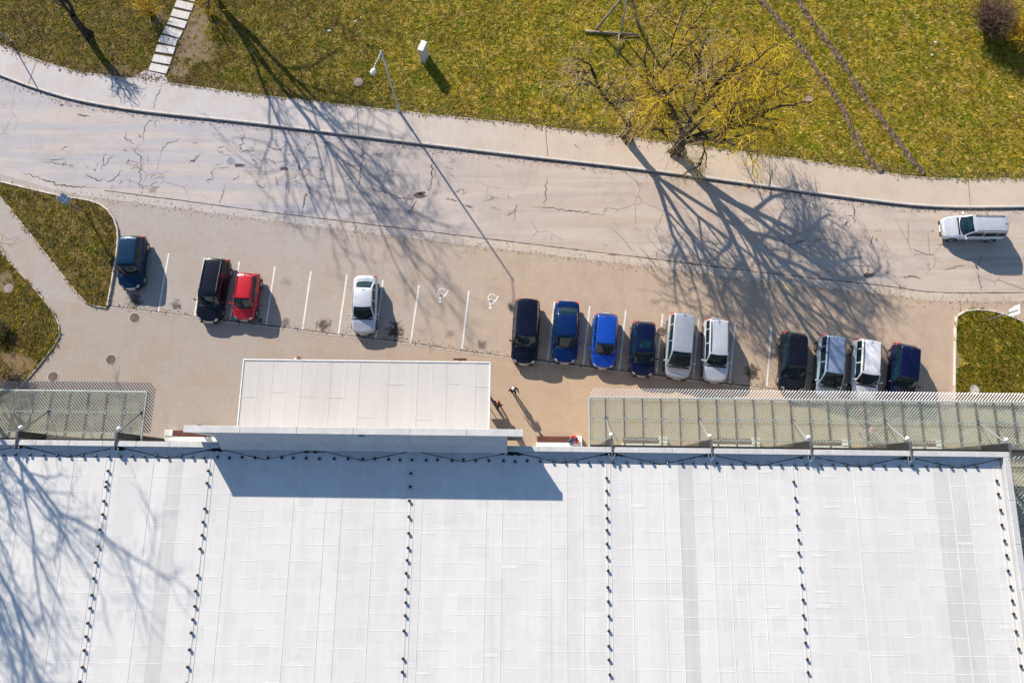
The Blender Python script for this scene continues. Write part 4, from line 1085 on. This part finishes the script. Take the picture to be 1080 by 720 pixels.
bare_tree('budding_tree', 'tree with drooping yellow twigs at the sidewalk, right of the bare one', P(714, 159, g3), 9.8, 6.4, 9, YEL, 5, .6, 1.15, .17, (.03, .05), .36, tw=.72, group='trees by the sidewalk', limb_dirs=[(.0, .3, 1), (.6, .45, .85), (-.5, .3, .9), (.75, -.05, .75), (.15, -.28, .95)])
bare_tree('roadside_tree', 'tall budding tree at the top edge beside the slab path', P(222, -10, g3), 14.5, 6.5, 21, YEL, 5, .55, .3, .14, (0, 0), .22, limb_dirs=[(.1, .1, 1), (.55, .15, .9), (-.22, .4, .9), (.42, -.30, .9), (.15, .5, .9)])
bare_tree('lawn_tree', 'dark leaning tree trunk with bare branches in the top left lawn', P(92, 36, g3), 4.2, 2.6, 31, TAN+BRN, 2, .2, .08, .45, (-.1, .1), .25, limb_dirs=[(-.5, .6, .8), (.2, .6, .8)])
bare_tree('plaza_tree', 'tall bare tree at the left picture edge whose shadow falls on the roof', P(-52, 374, .10), 17.0, 6.0, 46, TAN, 5, .1, 1.1, .2, (0, 0), .27, tw=.8, limb_dirs=[(.0, .0, 1), (.2, .3, .95), (-.5, .3, .9), (.3, -.4, .95), (-.35, -.45, .9)])

def shrub(name, label, base, h, rad, seed, cols, n=260, lean=(0, 0)):
    r = random.Random(seed); root = empty(name, base); tag(root, label, 'shrub'); stems = []; tw_ = []; tc = []
    for i in range(n):
        a = r.uniform(0, 2*math.pi); t = rad*math.sqrt(r.random()); p = Vector((r.gauss(0, .12), r.gauss(0, .12), -.03)); q = Vector((math.cos(a)*t+lean[0], math.sin(a)*t+lean[1], h*r.uniform(.55, 1)*(1-.35*(t/rad)**2)))
        m = p.lerp(q, .5)+Vector((0, 0, h*.12)); c = r.choice(cols); k = r.uniform(.6, 1.2); cc = tuple(x*k for x in c)
        (stems if i % 9 == 0 else tw_).extend([(p[:], .02, m[:], .014), (m[:], .014, q[:], .006)])
        if i % 9: tc += [cc, cc]
        for _ in range(3):
            s0 = m.lerp(q, r.random()); e = s0+Vector((r.gauss(0, .22), r.gauss(0, .22), r.uniform(-.05, .3)))*rad*.7; tw_.append((s0[:], .011, e[:], .005)); tc.append(cc)
    tubes('stem', stems, M['bark'], root, 4); t = tubes('twigs', tw_, M['twig'], root, 3, tc); t['kind'] = 'stuff'; return root
shrub('leafless_shrub', 'dense purple brown leafless shrub at the top right', P(1038, 29, g3), 2.4, 1.9, 3, BRN, 560)
shrub('budding_shrub', 'yellow budding shrub cut off by the top right corner', P(1072, 46, g3), 2.6, 1.9, 5, YEL, 420)
shrub('budding_shrub', 'low yellow shrub in place of hanging tree twigs, left of the slab path', P(160, 16, g3), 2.0, 1.5, 15, YEL, 70)  # this and the next stand for twigs hanging from the tall trees
shrub('budding_shrub', 'low yellow shrub in place of hanging tree twigs, right of the slab path', P(222, 16, g3), 2.2, 1.5, 16, YEL, 45)
shrub('dry_shrub', 'pale dry leafless shrub on the left lawn next to the glass canopy', P(8, 392, .10), 1.5, 1.5, 7, TAN, 150)
shrub('twiggy_shrub', 'low dull shrub on the left lawn below the manhole', P(4, 348, .10), .9, .9, 8, [(.2, .17, .06), (.16, .13, .07)], 140)

# ------------------------------------------------------------------ street furniture
lp = P(421, 117.5, .12)
o = empty('street_lamp', lp); tag(o, 'tall pale blue street lamp with short arm at the sidewalk edge', 'street lamp')
MB().lathe([(.14, 0), (.14, .06), (.10, .09), (.10, .9), (.085, .95)], n=14).obj('base', M['galv'], o, True)
MB().cyl((0, 0, .9), (0, 0, 7.2), .075, .05, 10).obj('pole', M['galv'], o, True)
ad = Vector((-.25, -1, 0)).normalized()
mb = MB(); pts = [Vector((0, 0, 7.1))+ad*(1.5*t)+Vector((0, 0, .35*math.sin(t*1.7))) for t in [i/6 for i in range(7)]]
for a, b_ in zip(pts[:-1], pts[1:]): mb.cyl(a, b_, .032, n=8)
mb.obj('arm', M['galv'], o, True)
e = pts[-1]; hd = MB().lathe([(.001, .10), (.10, .09), (.19, .02), (.20, -.03), (.15, -.10), (.001, -.12)], (0, 0, 0), 14); q = hd.obj('lamp_head', M['white'], o, True); q.location = e+ad*.16; q.scale = (.9, 1.25, 1); q.rotation_euler = (0, 0, math.atan2(ad.y, ad.x)+math.pi/2)
q2 = MB().lathe([(.16, -.09), (.14, -.14), (.001, -.17)], n=14).obj('lens', M['lamp'], q, True)

bp = P(448, 61.5, .12)
o = empty('utility_box', bp, R(-20)); tag(o, 'narrow pale grey utility cabinet standing on the lawn', 'utility box')
MB().box((0, 0, .06), (.42, .85, .12), 0, .01).obj('plinth', M['kerb'], o); MB().box((0, 0, .80), (.36, .78, 1.36), 0, .015).obj('cabinet', M['coping'], o)
MB().box((0, 0, 1.50), (.44, .86, .05), 0, .015).obj('lid', M['white'], o); MB().box((-.185, 0, .8), (.012, .66, 1.2), 0, .004).obj('door', M['coping'], o); MB().box((-.20, -.24, .85), (.02, .04, .14), 0, .005).obj('handle', M['black'], o)

def road_sign(px, py, label, ang, plates, h, col, backcol):
    p = P(px, py, .10); o = empty('road_sign', p, ang); tag(o, label, 'road sign', 'road signs on the grass islands')
    MB().cyl((0, 0, -.05), (0, 0, h), .035, n=10).obj('post', M['galv'], o, True)
    for (zc, w, hh) in plates:
        pl = MB().box((0, .05, zc), (w, .012, hh), 0, .004).obj('plate', M[col], o)
        MB().box((0, .034, zc), (w*.96, .014, hh*.96), 0, .003).obj('plate_back', M[backcol], pl)
        for k in (-.25, .25): MB().box((0, .018, zc+k*hh), (.34, .02, .04)).obj('bracket', M['galv'], pl)
    return o
road_sign(91, 225, 'double road sign on the left grass island, back tinted by sky shade', R(53), [(2.65, .62, .62), (2.12, .62, .36)], 2.95, 'white', 'sky_shade_back')  # pale plate backs, with the blue sky shade painted into their colour
road_sign(1040, 338, 'silver backed road sign on the right grass island', R(-100), [(2.85, .66, .66), (2.35, .5, .3)], 3.1, 'white', 'white')
o = empty('parking_sign', P(488, 386, .03), YAW); tag(o, 'small dark sign on a thin post behind the entrance canopy edge', 'sign')
MB().cyl((0, 0, -.02), (0, 0, 2.5), .03, n=8).obj('post', M['black'], o); MB().box((0, .05, 2.3), (.85, .03, .5), 0, .006).obj('plate', M['black'], o)

# light steel post at the left edge of the lawn
o = empty('lawn_pole', P(12, 44, .12)); tag(o, 'pale turquoise pole at the left edge of the lawn', 'pole')
MB().cyl((0, 0, -.05), (0, 0, 2.3), .05, .045, 10).obj('shaft', M['galv'], o, True); MB().lathe([(.09, 0), (.09, .1), (.05, .12)], n=10).obj('base', M['galv'], o)

# weathered wooden A-frame behind the trees
o = empty('wooden_frame', P(652, 40, g3)); tag(o, 'weathered timber A-frame with crossbar at the top edge of the lawn', 'frame')
def loc(px, py, z): return P(px, py, z)-o.location
apex = P(661, -8, 4.6)-o.location
MB().cyl(loc(617, 33, .25), loc(673, 37, .25), .09, .08, 8).obj('crossbar', M['weatherwood'], o, True)
MB().cyl(loc(629, 31, .12), apex, .10, .08, 8).obj('leg', M['weatherwood'], o, True); MB().cyl(loc(674, 30, .12), apex+Vector((.3, 0, 0)), .10, .08, 8).obj('leg', M['weatherwood'], o, True)
MB().cyl(loc(655, 36, .12), apex+Vector((.1, .2, 0)), .07, .06, 8).obj('post', M['galv'], o, True)
MB().cyl(loc(651, 60, .15), loc(653, 36, .5), .06, .05, 8).obj('stake', M['weatherwood'], o, True)

# loose bits
def litter(px, py, label, s, col='litter'):
    n = 9; vs = [(s*rng.uniform(.5, 1)*math.cos(2*math.pi*i/n), s*rng.uniform(.4, .8)*math.sin(2*math.pi*i/n), rng.uniform(.0, .03)) for i in range(n)]
    vs2 = [(x*.7, y*.7, z+.05) for x, y, z in vs]
    fs = [tuple(range(n))[::-1], tuple(range(n, 2*n))]+[(i, (i+1) % n, n+(i+1) % n, n+i) for i in range(n)]
    q = mesh_obj('litter', vs+vs2, fs, M[col]); q.location = P(px, py, .14); return tag(q, label, 'litter')
litter(987, 45, 'white scrap of litter in the right lawn, upper one', .16); litter(983, 58.5, 'white scrap of litter in the right lawn, lower one', .12); litter(347, 33, 'pale stones lying in the grass left of the lamp', .2); litter(375, 23, 'small white scrap on the lawn above the lamp', .12)
o = empty('leaning_board', P(1053, 454, .03), YAW); tag(o, 'brown triangular board under the glass canopy at the building corner', 'board')
v = [(-.75, .7, .02), (.85, .15, .02), (.75, -.5, .02), (-.2, -.45, .02)]
MB().add([(x, y, .9+.3*(i in (0, 3))) for i, (x, y, z) in enumerate(v)]+[(x, y, .84+.3*(i in (0, 3))) for i, (x, y, z) in enumerate(v)], [(0, 3, 2, 1)[::-1], (4, 5, 6, 7)[::-1], (0, 1, 5, 4), (1, 2, 6, 5), (2, 3, 7, 6), (3, 0, 4, 7)])
mb = MB(); mb.add([(x, y, .9) for (x, y, z) in v]+[(x, y, .82) for (x, y, z) in v], [(3, 2, 1, 0), (4, 5, 6, 7), (0, 1, 5, 4), (1, 2, 6, 5), (2, 3, 7, 6), (3, 0, 4, 7)]); mb.obj('board_top', M['oldwood'], o)
for x, y in ((-.55, .5), (.65, .1), (.6, -.35), (-.1, -.3)): MB().box((x, y, .41), (.07, .07, .82)).obj('leg', M['oldwood'], o)

# ------------------------------------------------------------------ people
def skin_obj(name, verts, edges, radii, mat, parent, root=0, sub=1):
    me = bpy.data.meshes.new(name); me.from_pydata([tuple(v) for v in verts], edges, []); me.materials.append(mat)
    o = bpy.data.objects.new(name, me); C.objects.link(o)
    if parent: o.parent = parent
    me.skin_vertices.new() if hasattr(me.skin_vertices, 'new') and not me.skin_vertices else None
    md = o.modifiers.new('skin', 'SKIN'); md.use_smooth_shade = True
    if not me.skin_vertices:
        bpy.context.view_layer.objects.active = o; bpy.ops.mesh.customdata_skin_add()
    for i, sv in enumerate(me.skin_vertices[0].data):
        rr_ = radii[i]; sv.radius = rr_ if isinstance(rr_, tuple) else (rr_, rr_); sv.use_root = (i == root)
    s_ = o.modifiers.new('sub', 'SUBSURF'); s_.levels = sub; s_.render_levels = sub
    return o
def person(px, py, z, rz, label, top, legs, hair, pose='stand', hat=None, step=.18, larm=(.1, 0), rarm=(.1, 0)):
    """local: faces -Y"""
    base = P(px, py, z); sit = pose == 'sit'
    hip = .50 if sit else .93
    J = {}
    J['pelvis'] = Vector((0, 0, hip)); J['waist'] = Vector((0, -.0, hip+.18)); J['chest'] = Vector((0, -.02, hip+.40)); J['neck'] = Vector((0, -.02, hip+.56)); J['head0'] = Vector((0, -.04, hip+.64)); J['head1'] = Vector((0, -.045, hip+.76))
    for sg, n in ((-1, 'R'), (1, 'L')):
        J['hip'+n] = Vector((sg*.10, 0, hip-.03))
        if sit:
            J['knee'+n] = Vector((sg*.12, -.44, hip)); J['ank'+n] = Vector((sg*.12, -.46, .09)); J['toe'+n] = Vector((sg*.13, -.62, .05))
        else:
            f = step*sg; J['knee'+n] = Vector((sg*.11, -f*.6-.03, .50)); J['ank'+n] = Vector((sg*.11, -f*1.0+.03, .09)); J['toe'+n] = Vector((sg*.12, -f*1.0-.15, .045))
        sw_a, out = (larm if n == 'L' else rarm)
        J['sh'+n] = Vector((sg*.19, -.01, hip+.50)); J['elb'+n] = Vector((sg*(.25+out*.5), -.02-sw_a*.25, hip+.23)); J['wri'+n] = Vector((sg*(.25+out), -.06-sw_a, hip+.02+.6*abs(sw_a))); 
        d = (J['wri'+n]-J['elb'+n]).normalized(); J['palm'+n] = J['wri'+n]+d*.08
        for k in range(4): J[f'f{k}a{n}'] = J['palm'+n]+d*.05+Vector((0, (k-1.5)*.021, 0)); J[f'f{k}b{n}'] = J['palm'+n]+d*(.085-.008*abs(k-1.3))+Vector((-sg*.015, (k-1.5)*.021, 0))
        J['tha'+n] = J['palm'+n]+Vector((-sg*.02, -.045, -.005)); J['thb'+n] = J['palm'+n]+d*.03+Vector((-sg*.03, -.06, 0))
    J['nose'] = J['head0']+Vector((0, -.105, .05)); 
    def build(nm, names, edges, rad, mat, parent, root=0, sub=1):
        return skin_obj(nm, [J[k] for k in names], [(names.index(a), names.index(b_)) for a, b_ in edges], [rad[k] for k in names], mat, parent, root, sub)
    names = ['pelvis', 'waist', 'chest', 'neck', 'head0', 'head1', 'nose']; E_ = [('pelvis', 'waist'), ('waist', 'chest'), ('chest', 'neck'), ('neck', 'head0'), ('head0', 'head1'), ('head0', 'nose')]
    rad = dict(pelvis=(.15, .11), waist=(.135, .10), chest=(.165, .115), neck=.058, head0=(.078, .095), head1=(.072, .088), nose=.014)
    for n in 'RL':
        names += [k+n for k in ('hip', 'knee', 'ank', 'toe', 'sh', 'elb', 'wri', 'palm', 'tha', 'thb')]; E_ += [('pelvis', 'hip'+n), ('hip'+n, 'knee'+n), ('knee'+n, 'ank'+n), ('ank'+n, 'toe'+n), ('chest', 'sh'+n), ('sh'+n, 'elb'+n), ('elb'+n, 'wri'+n), ('wri'+n, 'palm'+n), ('palm'+n, 'tha'+n), ('tha'+n, 'thb'+n)]
        rad.update({'hip'+n: .085, 'knee'+n: .055, 'ank'+n: .038, 'toe'+n: .033, 'sh'+n: .055, 'elb'+n: .04, 'wri'+n: .028, 'palm'+n: (.024, .04), 'tha'+n: .012, 'thb'+n: .009})
        for k in range(4):
            names += [f'f{k}a{n}', f'f{k}b{n}']; E_ += [('palm'+n, f'f{k}a{n}'), (f'f{k}a{n}', f'f{k}b{n}')]; rad[f'f{k}a{n}'] = .0095; rad[f'f{k}b{n}'] = .008
    o = build('person', names, E_, rad, M['skin'], None); o.location = base; o.rotation_euler = (0, 0, rz); tag(o, label, 'person')
    nm = ['chest', 'waist', 'pelvis', 'shR', 'elbR', 'wriR', 'shL', 'elbL', 'wriL']; rj = dict(chest=(.185, .135), waist=(.16, .125), pelvis=(.172, .13), shR=.075, elbR=.056, wriR=.043, shL=.075, elbL=.056, wriL=.043)
    build('jacket', nm, [('chest', 'waist'), ('waist', 'pelvis'), ('chest', 'shR'), ('shR', 'elbR'), ('elbR', 'wriR'), ('chest', 'shL'), ('shL', 'elbL'), ('elbL', 'wriL')], rj, top, o, 0)
    nm = ['pelvis', 'hipR', 'kneeR', 'ankR', 'hipL', 'kneeL', 'ankL']
    build('trousers', nm, [('pelvis', 'hipR'), ('hipR', 'kneeR'), ('kneeR', 'ankR'), ('pelvis', 'hipL'), ('hipL', 'kneeL'), ('kneeL', 'ankL')], dict(pelvis=(.162, .12), hipR=.10, kneeR=.07, ankR=.06, hipL=.10, kneeL=.07, ankL=.06), legs, o, 0)
    for n in 'RL': build('shoe', ['ank'+n, 'toe'+n], [('ank'+n, 'toe'+n)], {'ank'+n: (.05, .05), 'toe'+n: (.045, .04)}, M['black'], o, 0)
    h = MB().lathe([(.001, .128), (.05, .122), (.088, .09), (.102, .03), (.098, -.03)], n=14).obj('hat' if hat else 'hair', hat or hair, o, True); h.location = J['head1']+Vector((0, .012, -.02)); h.scale = (.95, 1.15, 1.)
    return o
def cloth(n, c): return rough_mat('cloth_'+n, tuple(x*.8 for x in c), c, 8., 60., .9, 0, .2, .004)
CB = cloth('black', (.02, .02, .026)); CN = cloth('navy', (.02, .025, .06)); CW = cloth('white', (.70, .70, .72)); CRd = cloth('red', (.62, .01, .015)); CPk = cloth('pink', (.68, .12, .22)); CO = cloth('orange', (.62, .16, .03)); CJ = cloth('jeans', (.06, .09, .16)); CBr = cloth('brown', (.09, .05, .04)); CY = cloth('yellow', (.75, .52, .02)); CG = cloth('grey', (.3, .31, .33))
HB = M['hairb']; HL = plain('hair_fair', (.33, .2, .1), .7)
person(541, 413, .03, R(20), 'person in dark clothes with a white cap walking right of the entrance canopy', CB, CB, HB, hat=CW, larm=(.22, .05), rarm=(-.12, .05), step=.22)
person(525, 428, .03, R(150), 'person in navy with reddish hair walking beside the canopy edge', CN, CB, plain('hair_red', (.4, .1, .05), .7), larm=(.1, .28), rarm=(.1, .05), step=.24)
person(606, 463.5, .0, R(-60), 'person in a red top seated on the white bench', CRd, CJ, HB, pose='sit')
person(319.5, 383.5, .03, R(100), 'person in orange with white cap behind the canopy front edge', CO, CB, HB, hat=CW)
person(217, 453, .03, R(60), 'dark haired person in black left of the sign wall', CB, CB, HB)
person(903, 437, .03, R(-70), 'person in a pink jacket under the right canopy, nearer its front edge', CPk, CB, HL)
person(908, 455, .03, R(70), 'person in a pink jacket under the right canopy, nearer the wall', CPk, CG, HL)
person(3, 425, .03, R(90), 'person in brown at the far left under the left canopy', CBr, CB, HB)
person(11, 424, .03, R(80), 'second person in brown under the left canopy', CBr, CB, HB)
# yellow carrier bag beside the person at the sign wall
o = empty('shopping_bag', P(233, 452.5, .03), .3); tag(o, 'yellow shopping bag beside the person left of the sign wall', 'bag')
MB().box((0, 0, .19), (.36, .16, .38), 0, .04).obj('bag_body', CY, o)
mb = MB()
for k in range(6):
    t0, t1 = math.pi*k/6, math.pi*(k+1)/6; mb.cyl((.1*math.cos(t0), 0, .37+.14*math.sin(t0)), (.1*math.cos(t1), 0, .37+.14*math.sin(t1)), .012, n=5)
mb.obj('handle', CY, o)
